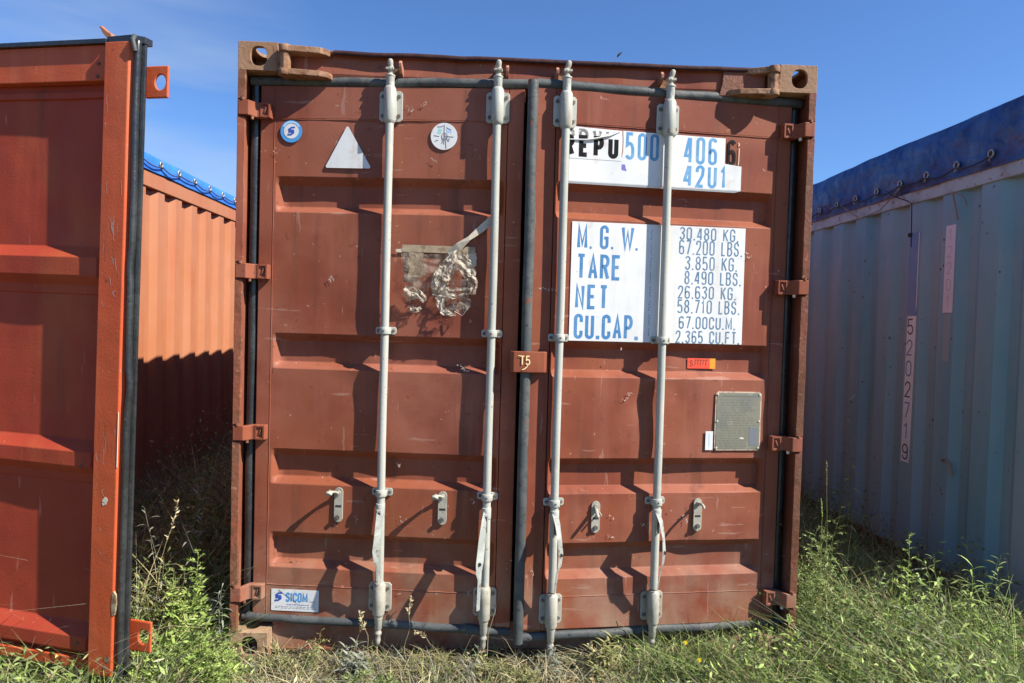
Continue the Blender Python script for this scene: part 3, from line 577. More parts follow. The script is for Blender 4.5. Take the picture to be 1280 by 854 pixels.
# handle catches
def catch(fn, u, w0, w1, kind, sgn):
    mb = MB(fn); r = .0185
    P = ea(u, w1 - r, r, r, 0, 180, 9) + ea(u, w0 + r, r, r, 180, 360, 9)
    mb.prism(P, .0025, .009, BARLOW)
    mb.tube([(u, w1 - .022, .009), (u, w1 - .022, .018)], .010, BARLOW, n=10); mb.tube([(u, w0 + .024, .009), (u, w0 + .024, .020)], .0095, BOLT, n=6, smooth=False)
    mb.box((u - .013, (w0 + w1) / 2 - .010, .0088), (u + .013, (w0 + w1) / 2 - .001, .0098), HOLE)
    c = mb.obj('handle_catch', brown, bevel=.0015)
    mb = MB(fn); b = w1 - .022
    if kind == 0: mb.tube([(u, b, .016), (u - sgn * .012, b + .008, .030), (u - sgn * .020, b + .012, .052), (u - sgn * .024, b + .010, .066), (u - sgn * .025, b + .006, .072)], [.008, .007, .010, .016, .013], BARLOW, n=8, flat=.7); mb.tube([(u - sgn * .026, b - .001, .062), (u - sgn * .034, b + .014, .062), (u - sgn * .020, b + .022, .062)], .004, BARLOW, n=6)
    elif kind == 1: mb.tube([(u, b - .012, .010), (u + .002, b - .020, .03), (u + .004, b - .030, .055), (u + .002, b - .034, .060)], [.009, .008, .007, .004], BARLOW, n=8); mb.tube([(u - .014, b - .026, .012), (u - .014, b - .03, .045)], .004, BARLOW, n=6)
    else: mb.tube([(u, b, .016), (u + .002, b + .006, .035), (u + .004, b + .008, .060), (u + .004, b + .003, .075), (u + .004, b - .004, .08)], [.008, .006, .006, .006, .004], BARLOW, n=8)
    mb.obj('lever', c)
catch(DL, .352, .588, .737, 0, 1); catch(DL, .798, .595, .738, 0, 1); catch(DR, .811, .577, .713, 1, -1); catch(DR, .354, .576, .719, 2, -1)

# ------------------------------------------------ decals and stickers
def quad(mb, pts, lift, m): mb.add([(a, b, lift) for a, b in pts], [tuple(range(len(pts)))], m)
def patch_lift(mb, x0, y0, x1, y1, lift, m, nx=14, ny=10, amp=.0006):
    vs = []; 
    for j in range(ny + 1):
        for i in range(nx + 1): a = x0 + (x1 - x0) * i / nx; b = y0 + (y1 - y0) * j / ny; vs.append((a, b, lift + amp * noise.noise(Vector((a * 20, b * 20, 3)))))
    mb.add(vs, [(j * (nx + 1) + i, j * (nx + 1) + i + 1, (j + 1) * (nx + 1) + i + 1, (j + 1) * (nx + 1) + i) for j in range(ny) for i in range(nx)], m, True)
LF = .0036; TX = LF + .0004
mb = MB(DRt)
def polysheet(mb, poly, lift, m): mb.prism(poly, lift - .0006, lift, m)
polysheet(mb, [(-.972, 2.282), (-.972, 2.058), (-.209, 2.058), (-.209, 2.160), (-.286, 2.168), (-.286, 2.276), (-.745, 2.277), (-.757, 2.276)], LF, DECAL)
text(mb, 'RDYU', -.992, 2.190, -.775, 2.274, .0125, GREYL, TX, gap=.42)
polysheet(mb, [(-.971, 2.2300), (-.971, 2.150), (-.7475, 2.150), (-.7475, 2.262), (-.757, 2.268), (-.80, 2.250), (-.86, 2.236), (-.90, 2.230)], TX + .0006, DECAL)
text(mb, 'REPU', -.995, 2.1575, -.7615, 2.2478, .0190, BLACK, TX + .0009, gap=.42)
mb.tube([(-.975, 2.226, TX + .001), (-.90, 2.228, TX + .001), (-.86, 2.236, TX + .002), (-.80, 2.252, TX + .002), (-.757, 2.272, TX + .001)], [.005, .008, .009, .008, .003], DECAL, n=8, flat=.5)
mb.strokes([[(-.745, 2.278), (-.742, 2.24), (-.7425, 2.19), (-.748, 2.165)]], .005, TX, SCUFF)
text(mb, '500', -.731, 2.1592, -.5838, 2.2733, .0130, BLUE2, TX, gap=.38)
text(mb, '406', -.472, 2.1583, -.3225, 2.2738, .0130, BLUE2, TX, gap=.38)
text(mb, '42U1', -.471, 2.0598, -.2756, 2.1552, .0130, BLUE2, TX, gap=.38)
text(mb, '6', -.2745, 2.1652, -.2370, 2.2719, .0105, BLACK, TX + .0002)
quad(mb, [(-.745, 2.137), (-.745, 2.114), (-.735, 2.112), (-.722, 2.110), (-.727, 2.122), (-.730, 2.137)], TX, mat('violet_ink_spot', (.16, .14, .42), rough=.5))
mb.strokes([[(-.226, 2.262), (-.222, 2.252), (-.226, 2.247)], [(-.222, 2.238), (-.2225, 2.18), (-.224, 2.165)]], .0035, TX, CREAM)
o = mb.obj('number_decal', doorR, recalc=False, label='upper white decal with the container number')
# lower fold of the decal over the lip of the recess
mb = MB(DRt); mb.add([(-.972, 2.0582, LF), (-.209, 2.0582, LF), (-.972, 2.0545, LF - .0005), (-.209, 2.0545, LF - .0005), (-.972, 2.0465, .0), (-.235, 2.0465, .0)], [(0, 1, 3, 2), (2, 3, 5, 4)], DECAL); mb.obj('decal_fold', doorR, recalc=False)
mb = MB(DRt)
polysheet(mb, [(-.950, 1.889), (-.950, 1.3915), (-.178, 1.3915), (-.179, 1.895)], LF, DECAL)
text(mb, 'M', -.9265, 1.7756, -.8823, 1.8778, .0135, BLUE, TX); text(mb, 'G', -.8291, 1.7783, -.7914, 1.8785, .0128, BLUE, TX); text(mb, 'W', -.7361, 1.7787, -.6801, 1.8802, .0135, BLUE, TX)
for a, b in ((-.868, 1.778), (-.775, 1.780), (-.668, 1.779)): quad(mb, [(a - .0045, b), (a + .0045, b), (a + .0045, b + .010), (a - .0045, b + .010)], TX, BLUE)
text(mb, 'TARE', -.9264, 1.6494, -.7330, 1.7563, .0138, BLUE, TX, gap=.24)
text(mb, 'NET', -.9278, 1.5250, -.7855, 1.6283, .0138, BLUE, TX, gap=.30)
text(mb, 'CU.CAP.', -.930, 1.3996, -.650, 1.5047, .0138, BLUE, TX, gap=.26)
for s_, b in (('30.480 KG.', (-.4789, 1.8308, -.2098, 1.8968)), ('67.200 LBS.', (-.4791, 1.7685, -.1909, 1.8362)), ('3.850 KG.', (-.4502, 1.7035, -.2113, 1.7683)), ('8.490 LBS.', (-.4504, 1.6418, -.1915, 1.7051)),
              ('26.630 KG.', (-.4778, 1.5799, -.2120, 1.6411)), ('58.710 LBS.', (-.4779, 1.5173, -.1932, 1.5814)), ('67.00CU.M.', (-.469, 1.4504, -.2109, 1.5097)), ('2.365 CU.FT.', (-.4813, 1.3889, -.1895, 1.4483))):
    text(mb, s_, b[0], b[1] + .003, b[2], min(b[3] - .002, 1.889), .0062, TEAL, TX, gap=.30)
mb.strokes([[(-.603 + .002 * math.sin(i * 3.3), 1.87 - i * .012), (-.603 + .002 * math.sin(i * 3.3 + 1), 1.862 - i * .012)] for i in range(38) if i % 5 != 4], .0022, TX, TEAL)
mb.obj('weight_decal', doorR, recalc=False, label='large white decal listing weights and capacity')
# maker's plate
mb = MB(DRt); c = .010; x0, x1, y0, y1 = -.290, -.0765, .929, 1.186
mb.prism([(x0 + c, y0), (x1 - c, y0), (x1, y0 + c), (x1, y1 - c), (x1 - c, y1), (x0 + c, y1), (x0, y1 - c), (x0, y0 + c)], .004, .0075, mat('plate_rim_sealant', (.52, .40, .28), [((.30, .18, .12), 40, .5, .6, .7, None)], rough=.7))
mb.prism([(x0 + .006 + c, y0 + .006), (x1 - .006 - c, y0 + .006), (x1 - .006, y0 + .006 + c), (x1 - .006, y1 - .006 - c), (x1 - .006 - c, y1 - .006), (x0 + .006 + c, y1 - .006), (x0 + .006, y1 - .006 - c), (x0 + .006, y0 + .006 + c)], .0072, .0088, PLATE)
rr = random.Random(3)
y = 1.165; mb.strokes([[(-.255, 1.166), (-.105, 1.166)]], .006, .0092, PLP)
for k in range(19):
    y = 1.150 - k * .0112; x = -.272 + rr.uniform(0, .01)
    if 2 < k < 5: x += .05
    lim = -.14 if k > 11 else -.095 - rr.uniform(0, .05)
    while x < lim:
        ln = rr.uniform(.006, .022); mb.strokes([[(x, y), (min(x + ln, lim), y)]], .0028, .0092, PLP); x += ln + rr.uniform(.003, .012)
mb.prism([(-.130, .95), (-.092, .95), (-.092, 1.03), (-.130, 1.03)], .0088, .0094, mat('bluish_plate_field', (.17, .18, .20), rough=.4))
quad(mb, [(-.176, .980), (-.158, .978), (-.153, .983), (-.168, .988)], .0096, CREAM)
o = mb.obj('data_plate', doorR, recalc=False)
for a in (x0 + .010, (x0 + x1) / 2 if False else x1 - .010):
    for b in (y0 + .012, (y0 + y1) / 2, y1 - .012):
        mb = MB(DRt); mb.tube([(a, b, .0088), (a, b, .0115)], .0042, CREAM, n=8); mb.obj('plate_rivet', doorR)
mb = MB(DRt); polysheet(mb, [(-.330, .930), (-.296, .930), (-.296, 1.012), (-.330, 1.012)], .0062, DECAL); mb.strokes([[(-.312, .945), (-.312, 1.0)]], .006, .0066, mat('pale_blue_print', (.45, .62, .72), rough=.5)); mb.obj('inspection_sticker', doorR, recalc=False)
# orange sticker in the recess
mb = MB(DRt); polysheet(mb, [(-.409, 1.2815), (-.306, 1.2815), (-.306, 1.3265), (-.409, 1.3265)], -.030, ORS); polysheet(mb, [(-.3058, 1.2815), (-.280, 1.2815), (-.280, 1.3265), (-.3058, 1.3265)], -.030, ORY)
text(mb, 'S', -.398, 1.290, -.384, 1.318, .0034, DKRED, -.0294)
for i in range(5): mb.strokes([[(-.375 + i * .0125, 1.296 + .004 * (i % 2)), (-.373 + i * .0125, 1.320), (-.366 + i * .0125, 1.318)]], .003, -.0294, DKRED)
mb.obj('inspection_sticker', doorR, recalc=False, label='small red and orange sticker below the weight decal')

# left door stickers
LL = .0062
def disc(mb, u, w, r, lift, m, n=36, x=1): mb.prism([(u + r * math.cos(2 * math.pi * i / n), w + r * x * math.sin(2 * math.pi * i / n)) for i in range(n)], lift - .0006, lift, m)
def slogo(mb, u, w, s_, lift, m):
    for k, (dx, dy, sg) in enumerate(((0, .30, 1), (0, -.30, -1))):
        mb.strokes([[(u + s_ * (.95 * sg), w + s_ * (.95 * sg)), (u + s_ * (.1 * sg), w + s_ * (.90 * sg)), (u - s_ * .62 * sg, w + s_ * .42 * sg), (u - s_ * .55 * sg, w - s_ * .05 * sg), (u + s_ * .10 * sg, w + s_ * .34 * sg)]], s_ * .42, lift + .0002 * k, m)
    mb.strokes([[(u - s_ * .55, w - s_ * .38), (u + s_ * .55, w + s_ * .38)]], s_ * .34, lift + .0006, m)
mb = MB(DL); disc(mb, .117, 2.240, .0465, LL, SKYB); disc(mb, .117, 2.241, .0315, LL + .0008, DECAL)
mb.strokes([ea(.117, 2.240, .039, .039, 30, 150, 12)], .007, LL + .0008, mat('pale_ring_print', (.42, .62, .75), rough=.5)); slogo(mb, .117, 2.241, .0165, LL + .0012, NAVY)
mb.obj('round_sticker', doorL, recalc=False, label='small round blue and white sticker near the left hinge')
mb = MB(DL); disc(mb, .766, 2.2285, .0560, LL, DECAL)
GP = mat('dark_grey_print', (.10, .12, .13), rough=.5)
for ln in ([(.766, 2.276), (.7655, 2.195)], [(.722, 2.231), (.745, 2.228)], [(.774, 2.228), (.806, 2.226)], [(.770, 2.235), (.775, 2.178)], [(.736, 2.268), (.750, 2.267), (.762, 2.272)], [(.775, 2.265), (.796, 2.254)], [(.756, 2.226), (.760, 2.205), (.755, 2.198)], [(.776, 2.224), (.782, 2.208)], [(.727, 2.207), (.742, 2.213)], [(.788, 2.222), (.785, 2.206)]): mb.strokes([ln], .0028, LL + .0005, GP)
mb.strokes([ea(.768, 2.228, .012, .014, 0, 360, 14)], .002, LL + .0007, GP)
quad(mb, [(.737, 2.240), (.752, 2.238), (.758, 2.258), (.742, 2.262)], LL + .0003, PINKP); quad(mb, [(.775, 2.245), (.798, 2.242), (.792, 2.258), (.776, 2.260)], LL + .0003, mat('pale_blue_tint_print', (.40, .55, .75), rough=.5))
mb.obj('round_sticker', doorL, recalc=False, label='round white sticker with fine dark drawing')
mb = MB(DL)
tri = [(.357, 2.270), (.263, 2.090), (.462, 2.090)]; P = []
for i, (a, b) in enumerate(tri):
    p, q = tri[i - 1], tri[(i + 1) % 3]
    for o_ in (p, q):
        d = Vector((o_[0] - a, o_[1] - b)).normalized() * .008; P.append((a + d.x, b + d.y))
polysheet(mb, P, LL, DECAL); mb.obj('triangle_sticker', doorL, recalc=False)
mb = MB(DL); x0, x1, y0, y1 = .066, .2735, .1925, .2865; polysheet(mb, [(x0, y0), (x1, y0), (x1, y1), (x0, y1)], .0042, DECAL)
slogo(mb, .0975, .2530, .0175, .0048, NAVY)
text(mb, 'SICOM', .130, .232, .226, .274, .0062, SKYB, .0050, gap=.16)
mb.strokes([[(.236, .236), (.242, .236)], [(.244, .236), (.248, .236)], [(.251, .236), (.257, .236)]], .005, .0048, GREYP)
rr = random.Random(8); x = .134
while x < .226: ln = rr.uniform(.004, .012); mb.strokes([[(x, .221), (x + ln, .221)]], .0042, .0048, mat('violet_grey_print', (.28, .28, .45), rough=.5)); x += ln + .0035
for yy in (.2115, .205):
    x = .084
    while x < .256: ln = rr.uniform(.004, .014); mb.strokes([[(x, yy), (x + ln, yy)]], .0022, .0048, GREYP); x += ln + rr.uniform(.003, .008)
mb.obj('maker_sticker', doorL, recalc=False)
# scuffs and chips with their own shapes
for fn, d, items in ((DL, doorL, [(.60, .84), (.61, .62), (.86, 1.27), (.875, 1.262), (.93, .32), (.43, .60), (.63, .29), (.565, .30), (.92, .70), (.30, 1.63), (.31, 1.615), (.055, 2.16), (.62, 2.335), (.68, 2.36), (.73, 2.14), (.07, 1.25), (.45, 2.15)]),
                     (DR, doorR, [(.75, .56), (.74, .64), (.60, .61), (.48, .66), (.70, 1.15), (.69, 1.165), (.56, .36), (.16, 1.78), (.145, 1.785), (.62, .455), (.41, .63), (.47, 2.32), (1.08, .42), (.72, 1.37)])):
    mb = MB(fn); rr = random.Random(len(items))
    for u, w in items:
        a = rr.uniform(0, 6.28)
        for q in range(rr.randint(2, 5)):
            a = rr.uniform(0, 6.28); l_ = rr.uniform(.003, .011); x, y = u + rr.uniform(-.012, .012), w + rr.uniform(-.012, .012)
            mb.strokes([[(x, y), (x + l_ * math.cos(a), y + l_ * math.sin(a)), (x + l_ * 1.5 * math.cos(a + .6), y + l_ * 1.5 * math.sin(a + .6))]], rr.uniform(.0012, .0035), .0072 + q * .0002, CHALK if rr.random() < .55 else SCUFF)
    o = mb.obj('paint_scuffs', d, recalc=False); o['kind'] = 'stuff'
mb = MB(DRt)
for x, y in ((-1.084, 1.603), (-1.070, 1.606), (-1.062, 1.602)): mb.strokes([[(x, y), (x + .006, y + .004), (x + .010, y - .004)]], .0022, .0035, CHALK)
for x, y in ((-1.045, 1.600), (-1.030, 1.602), (-1.016, 1.600), (-1.006, 1.596)): mb.strokes([[(x, y + .006), (x + .003, y - .006), (x + .007, y + .004)]], .0022, .0035, CHALK)
mb.obj('chalk_marking', doorR, recalc=False)

# ================================================================== TORN PLASTIC POUCH on the left door
pouch = thing('document_pouch', 'torn clear plastic document pouch hanging from beige tape on the left door', 'plastic pouch', (0, 0, 0))
mb = MB(DL); rr = random.Random(4)
def sheetgrid(mb, f, nu, nv, m, smooth=False):
    vs = [f(i / nu, j / nv) for j in range(nv + 1) for i in range(nu + 1)]
    mb.add(vs, [(j * (nu + 1) + i, j * (nu + 1) + i + 1, (j + 1) * (nu + 1) + i + 1, (j + 1) * (nu + 1) + i) for j in range(nv) for i in range(nu)], m, smooth)
sheetgrid(mb, lambda a, b: (.600 + .31 * a, 1.745 + .030 * b - .004 * a, .0075 + .0012 * noise.noise(Vector((a * 20, b * 4, 0)))), 20, 3, TAPE, True)
for (u0, u1, w0, w1) in ((.575, .60, 1.742, 1.756), (.63, .69, 1.64, 1.742), (.875, .915, 1.69, 1.745)):
    sheetgrid(mb, lambda a, b: (u0 + (u1 - u0) * a + .008 * noise.noise(Vector((b * 5, u0 * 9, 1))), w0 + (w1 - w0) * b, .0072), 4, 6, TAPE if w1 < 1.745 else TAPEW)
mb.obj('tape', pouch)
mb = MB(DL); pth = [(.80, 1.735, .014), (.84, 1.768, .022), (.885, 1.805, .026), (.93, 1.843, .020), (.975, 1.885, .010)]
vs = []
for i, p in enumerate(pth):
    hw = .011 + .004 * math.sin(i * 2.2); tw = .25 * math.sin(i * 1.8); vs += [(p[0] - hw * .7, p[1] + hw, p[2] + tw * .01), (p[0] + hw * .7, p[1] - hw, p[2] - tw * .01)]
mb.add(vs, [(2 * i, 2 * i + 1, 2 * i + 3, 2 * i + 2) for i in range(4)], TAPEW); mb.obj('peeled_tape', pouch, recalc=False)
def crumple(name, cu, cw, ru, rw, base, amp, sd_, nu=34, nv=34, shape=None):
    mb = MB(DL)
    def f(a, b):
        u = (a - .5) * 2; w = (b - .5) * 2
        if shape: u, w = shape(u, w)
        k = Vector((a * 2.6, b * 2.6, sd_)); q = abs(noise.noise(k)) * 1.0 + .55 * abs(noise.noise(k * 2.3)) + .3 * abs(noise.noise(k * 5))
        return (cu + ru * u + .012 * noise.noise(k * 1.4 + Vector((9, 0, 0))), cw + rw * w + .012 * noise.noise(k * 1.4 + Vector((0, 9, 0))), base + amp * q)
    sheetgrid(mb, f, nu, nv, PLAST, False); return mb.obj(name, pouch, recalc=False)
def film(name, path, width, amp, base, sd_, m, nv=10, taper=1.0):
    mb = MB(DL); P = np.array(path, float); nu = 26
    def f(a, b):
        t = a * (len(P) - 1); i = min(int(t), len(P) - 2); q = t - i; q2 = q * q * (3 - 2 * q) * .5 + q * .5; c = P[i] + (P[i + 1] - P[i]) * q; d = P[i + 1] - P[i]; d = d / np.linalg.norm(d); nn = np.array([-d[1], d[0]]); wd = width[i] + (width[i + 1] - width[i]) * q
        k = Vector((c[0] * 26 + sd_, c[1] * 26, b * 2.1)); ridge = abs(noise.noise(k)) + .4 * abs(noise.noise(k * 2.2)); e = (b - .5) * wd * (1 + .25 * noise.noise(Vector((a * 6, sd_, 2))))
        return (c[0] + nn[0] * e + .006 * noise.noise(k * 1.3), c[1] + nn[1] * e + .006 * noise.noise(k * 1.7), base + amp * ridge + amp * .5 * math.sin(a * 3.1))
    sheetgrid(mb, f, nu, nv, m, False); return mb.obj(name, pouch, recalc=False)
film('plastic_sheet', [(.836, 1.758), (.858, 1.715), (.893, 1.655), (.906, 1.610), (.902, 1.570)], [.020, .065, .060, .045, .035], .030, .014, 1.5, PLAST)
film('plastic_sheet', [(.838, 1.755), (.815, 1.700), (.782, 1.650), (.764, 1.610), (.752, 1.572)], [.018, .060, .070, .075, .040], .032, .014, 5.5, PLAST)
film('plastic_sheet', [(.735, 1.580), (.790, 1.572), (.850, 1.578), (.900, 1.590)], [.035, .050, .045, .020], .026, .012, 9.1, PLAST, 8)
film('plastic_sheet', [(.765, 1.560), (.772, 1.515), (.800, 1.492), (.838, 1.486)], [.045, .034, .030, .010], .022, .016, 13.0, PLAST, 8)
film('plastic_sheet', [(.625, 1.548), (.650, 1.575), (.680, 1.570), (.705, 1.540)], [.050, .060, .045, .025], .032, .012, 17.0, PLAST, 8)
film('plastic_sheet', [(.645, 1.520), (.655, 1.500), (.675, 1.500), (.690, 1.515)], [.022, .026, .022, .012], .020, .012, 21.0, PLAST, 6)
film('clear_film', [(.645, 1.745), (.655, 1.680), (.670, 1.610), (.680, 1.560)], [.10, .11, .10, .07], .010, .008, 25.0, FILM, 12)
film('clear_film', [(.780, 1.742), (.785, 1.680), (.800, 1.610), (.820, 1.500)], [.20, .20, .15, .10], .012, .008, 29.0, FILM, 12)
film('clear_film', [(.845, 1.560), (.862, 1.520), (.860, 1.488)], [.09, .075, .03], .016, .012, 33.0, FILM, 8)
mb = MB(DL)
for ln in ([(.78, 1.55, .03), (.775, 1.50, .035), (.82, 1.488, .03)], [(.73, 1.60, .03), (.79, 1.66, .06), (.835, 1.71, .05)], [(.64, 1.575, .03), (.67, 1.57, .045), (.70, 1.54, .03)], [(.83, 1.50, .02), (.865, 1.482, .03), (.89, 1.52, .03)]):
    mb.tube(ln, .0024, mat('white_creased_plastic', (.62, .58, .50), rough=.4), n=5, flat=.5)
mb.obj('plastic_crease', pouch)

# ================================================================== ORANGE CONTAINER AND ITS OPEN DOOR
WX = -2.60
orange = thing('shipping_container', 'orange shipping container on the left with its red door swung wide open towards us', 'container', (WX, -.12, 0))
def place(o): pass
def sub(fx):  # local frame of a container root
    return lambda a, b, c: (a - fx[0], b - fx[1], c - fx[2])
ORG = sub((WX, -.12, 0))
def shell(root, X0, out, F, y0, y1, zt, zb, wallm, railm, botm, pitch=.278, phase=0, topr=.115, of=.10, sl=.05):
    """X0 = face of the wall, out=+1 when it faces +X"""
    o = wallstrip(X0 - out * .012, -out, y0 + .08, y1 - .1, zb + .12, zt - topr, wallm, 'side_wall', root, pitch=pitch, phase=phase, of=of, sl=sl); o.location = (-root.location.x, -root.location.y, -root.location.z)
    mb = MB(F); mb.box((X0 - out * .07, y0 + .10, zt - topr), (X0, y1 - .1, zt), railm); mb.obj('top_side_rail', root, bevel=.004)
    mb = MB(F); mb.box((X0 - out * .07, y0 + .10, zb), (X0, y1 - .1, zb + .13), botm); mb.obj('bottom_side_rail', root, bevel=.004)
    for y in (y0, y1 - .1): mb = MB(F); mb.box((X0 - out * .12, y, zb + .118), (X0 - out * .002, y + .1, zt - .118), wallm); mb.obj('corner_post', root, bevel=.004)
    for y in (y0, y1 - .178):
        for z in (zb - .01, zt - .118):
            mb = MB(F); xo, xi = X0 + out * .002, X0 - out * .012; mb.holed(y, y + .178, z, z + .118, y + .089, z + .059, .05, .033, xo, xi, wallm, ax='x', sq=2.4); mb.box((X0 - out * .16, y, z), (X0 - out * .013, y + .178, z + .118), wallm) if False else None
            mb.box((min(X0 - out * .16, X0 - out * .05), y, z), (max(X0 - out * .16, X0 - out * .05), y + .178, z + .118), HOLE); mb.obj('corner_casting', root, bevel=.003)
    X1 = X0 - out * 2.438
    mb = MB(F); mb.box((min(X1, X1 + out * .04), y0, zb + .02), (max(X1, X1 + out * .04), y1, zt - .01), wallm); mb.obj('side_wall', root)
    mb = MB(F); mb.box((min(X1, X0) + .10, y1 - .06, zb + .02), (max(X1, X0) - .10, y1 - .01, zt - .01), wallm); mb.obj('end_wall', root)
    mb = MB(F); mb.box((min(X1, X0) + .08, y0 + .05, zb + .05), (max(X1, X0) - .08, y1 - .06, zb + .14), HOLE); mb.obj('floor', root)
shell(orange, WX, 1, ORG, -.06, 12.1, 2.475, .02, ORWALL, ORWALL, ORWALL, pitch=.285, phase=.05)
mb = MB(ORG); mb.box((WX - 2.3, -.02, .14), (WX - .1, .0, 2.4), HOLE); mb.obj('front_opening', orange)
# tarpaulin over it
def tarp(name, label, X0, out, y0, y1, zl, zh, m, eyes, root_loc, sag=.02, span=2.438, em=EYE, bulge=.02):
    t = thing(name, label, 'tarpaulin', root_loc); F = sub(root_loc)
    mb = MB(F); ny = int((y1 - y0) / .09); prof_ = [(.012, zl), (.016 + bulge * .4, zl + (zh - zl) * .35), (.014 + bulge * .6, zl + (zh - zl) * .75), (-.002, zh - .01), (-.03, zh + .004), (-.25, zh + .012), (-.8, zh + .02), (-span + .8, zh + .02), (-span - .012, zh - .02), (-span - .014, zl)]
    vs = []
    for j in range(ny + 1):
        y = y0 + (y1 - y0) * j / ny
        for k, (dx, z) in enumerate(prof_):
            kk = Vector((y * 2.2, k * .7, X0)); a = 1 if 0 < k < 9 else .35
            vs.append((X0 + out * (dx + a * bulge * noise.noise(kk * 1.6) + .3 * a * bulge * noise.noise(kk * 4)), y, z + (sag * noise.noise(Vector((y * 1.1, X0, k * .1))) if k > 2 else .006 * noise.noise(Vector((y * 5, k, 1))))))
    n = len(prof_); mb.add(vs, [(j * n + i, j * n + i + 1, (j + 1) * n + i + 1, (j + 1) * n + i) for j in range(ny) for i in range(n - 1)], m, True)
    mb.obj('tarpaulin_sheet', t, recalc=False)
    zs = eyes[1]; rp = []
    first = None
    for y in eyes[0]:
        X = X0 + out * (.018 + bulge * .6)
        mb = MB(F); q = 14; ring = [(X, y + .019 * math.cos(6.2832 * i / q), zs + .021 * math.sin(6.2832 * i / q)) for i in range(q + 1)]; mb.tube(ring, .005, em, n=6, caps=False)
        mb.tube([(X - out * .006, y, zs), (X + out * .001, y, zs)], .017, HOLE, n=12); mb.tube([(X, y - .012, zs - .012), (X + out * .006, y + .002, zs - .026), (X + out * .004, y + .008, zs - .036)], .005, em, n=6); mb.obj('eyelet', t)
        rp += [(X + out * .012, y, zs - .02)]
    mb = MB(F); full = []
    for i in range(len(rp) - 1):
        a, b = rp[i], rp[i + 1]
        for k in range(5): s_ = k / 5; full.append((a[0], a[1] + (b[1] - a[1]) * s_, a[2] - .018 * math.sin(math.pi * s_) * (1 + .5 * math.sin(i * 2.3))))
    mb.tube(full, .0045, ROPE, n=6); mb.obj('lacing_rope', t)
    return t
tarp('tarpaulin', 'bright blue tarpaulin edge laced with eyelets on the orange container', WX, 1, -.05, 12.1, 2.475, 2.60, TARP1, ([1.93 + i * .29 for i in range(32)], 2.545), (WX, -.12, 2.475), bulge=.006, sag=.008)

# the open door: angle and free edge
fe = Vector((-1.398, -.40)); ta = R_(14); du_ = Vector((-math.cos(ta), math.sin(ta))); dn_ = Vector((-math.sin(ta), -math.cos(ta)))
def DO(u, w, n):                                   # the door hangs about one degree out of plumb
    p = fe + du_ * u + dn_ * n; return (p.x - WX + (w - 2.42) * .0175, p.y + .12, w - (p.x - fe.x) * .0175)
Z0, Z1 = .135, 2.425
mb = MB(DO)
mb.prism([(.038, .0), (.050, .016), (.148, .016), (.150, -.045), (.038, -.045)], Z0, Z1 - .012, ORANGE, ax='y')   # free stile with its bevelled edge
mb.box((.151, 2.285, -.045), (1.05, Z1 - .012, -.004), ORANGE); mb.box((.151, Z0, -.045), (1.05, .175, -.004), ORANGE)
mb.box((1.0505, Z0, -.045), (1.14, Z1 - .012, .006), ORANGE)
odoor = mb.obj('door', orange, bevel=.003, label='red and orange door seen from its inner side, black rubber along its free edge')
RID = [(1.690, 1.648, 1.585, 1.548), (.975, .935, .885, .850), (.292, .250, .205, .176)]
ws = [.1752]; ds = {.1752: 0}
prf = [(2.2848, 0), (2.262, 0), (2.258, .010), (2.236, .010), (2.232, 0)]
for a, b, c, d in RID: prf += [(a + .004, 0), (a, .002), (b + .003, .037), (b, .038), (c, .038), (c - .004, .036), (d + .003, .012), (d, .010), (d - .03, .006), (d - .034, 0)]
prf = [p for p in prf if p[0] > .1752] + [(.1752, 0)]
us = [.151, .153, .158, .18] + list(np.linspace(.21, 1.0, 18)) + [1.03, 1.045, 1.05]
vs = []
for w, d in prf:
    for u in us:
        e = max(0, min(1, (u - .151) / .03)) * max(0, min(1, (1.05 - u) / .03)); e2 = max(0, min(1, (u - .151) / .1))
        vs.append((u, w + 0, -.045 + .0012 + d * e + .004 * e2 * noise.noise(Vector((u * 4, w * 3, 2)))))
n = len(us); mb = MB(DO); mb.add(vs, [(j * n + i, j * n + i + 1, (j + 1) * n + i + 1, (j + 1) * n + i) for j in range(len(prf) - 1) for i in range(n - 1)], ORINT, False); mb.obj('door_panel', odoor)
mb = MB(DO); mb.box((.10, Z0 + .01, -.078), (1.14, Z1 - .02, -.060), ORANGE); mb.obj('outer_skin', odoor)
mb = MB(DO)
def gk(w): return .0035 * noise.noise(Vector((w * 3, 2, 2))) + (.004 * math.exp(-((w - 1.62) / .04) ** 2)) - .005 * math.exp(-((w - 1.19) / .05) ** 2)
zz = np.linspace(Z0 - .01, Z1 - .008, 60)
mb.tube([(.024 + 1.6 * gk(w), w, .001) for w in zz], .0125, RUB, n=16, flat=.8)
mb.prism([(.009, -.026), (.038, -.026), (.038, -.012), (.02, -.014), (.010, -.018)], Z0 - .01, Z1 - .006, RUB, ax='y')
mb.prism([(.004, -.045), (.008, -.012), (.045, .012), (.150, .004), (.150, -.045)], Z1 - .0118, Z1 + .012, RUB, ax='y'); mb.box((.151, Z1 - .0118, -.05), (1.14, Z1 + .004, .010), RUB)
mb.tube([(.04, Z1 + .012, .0), (.03, Z1 - .01, .02), (.022, Z1 - .05, .016)], .008, RUBLT, n=8); mb.obj('rubber_gasket', odoor, bevel=.001)
for zc in (2.290, .268):     # lashing lugs
    mb = MB(DO); mb.holed(-.088, -.004, zc - .060, zc + .060, -.046, zc - .002, .020, .027, -.058, -.046, ORANGE, ax='y') if False else None
    def Lg(a, b, c): return DO(a, b, c)
    mbl = MB(lambda a, b, c: DO(a, b, c)); r = .012
    mbl.holed(-.062, .03, zc - .058, zc + .058, -.030, zc - .001, .0215, .027, -.056, -.046, ORANGE, ax='z'); mbl.obj('lashing_lug', odoor, bevel=.006, seg=3)
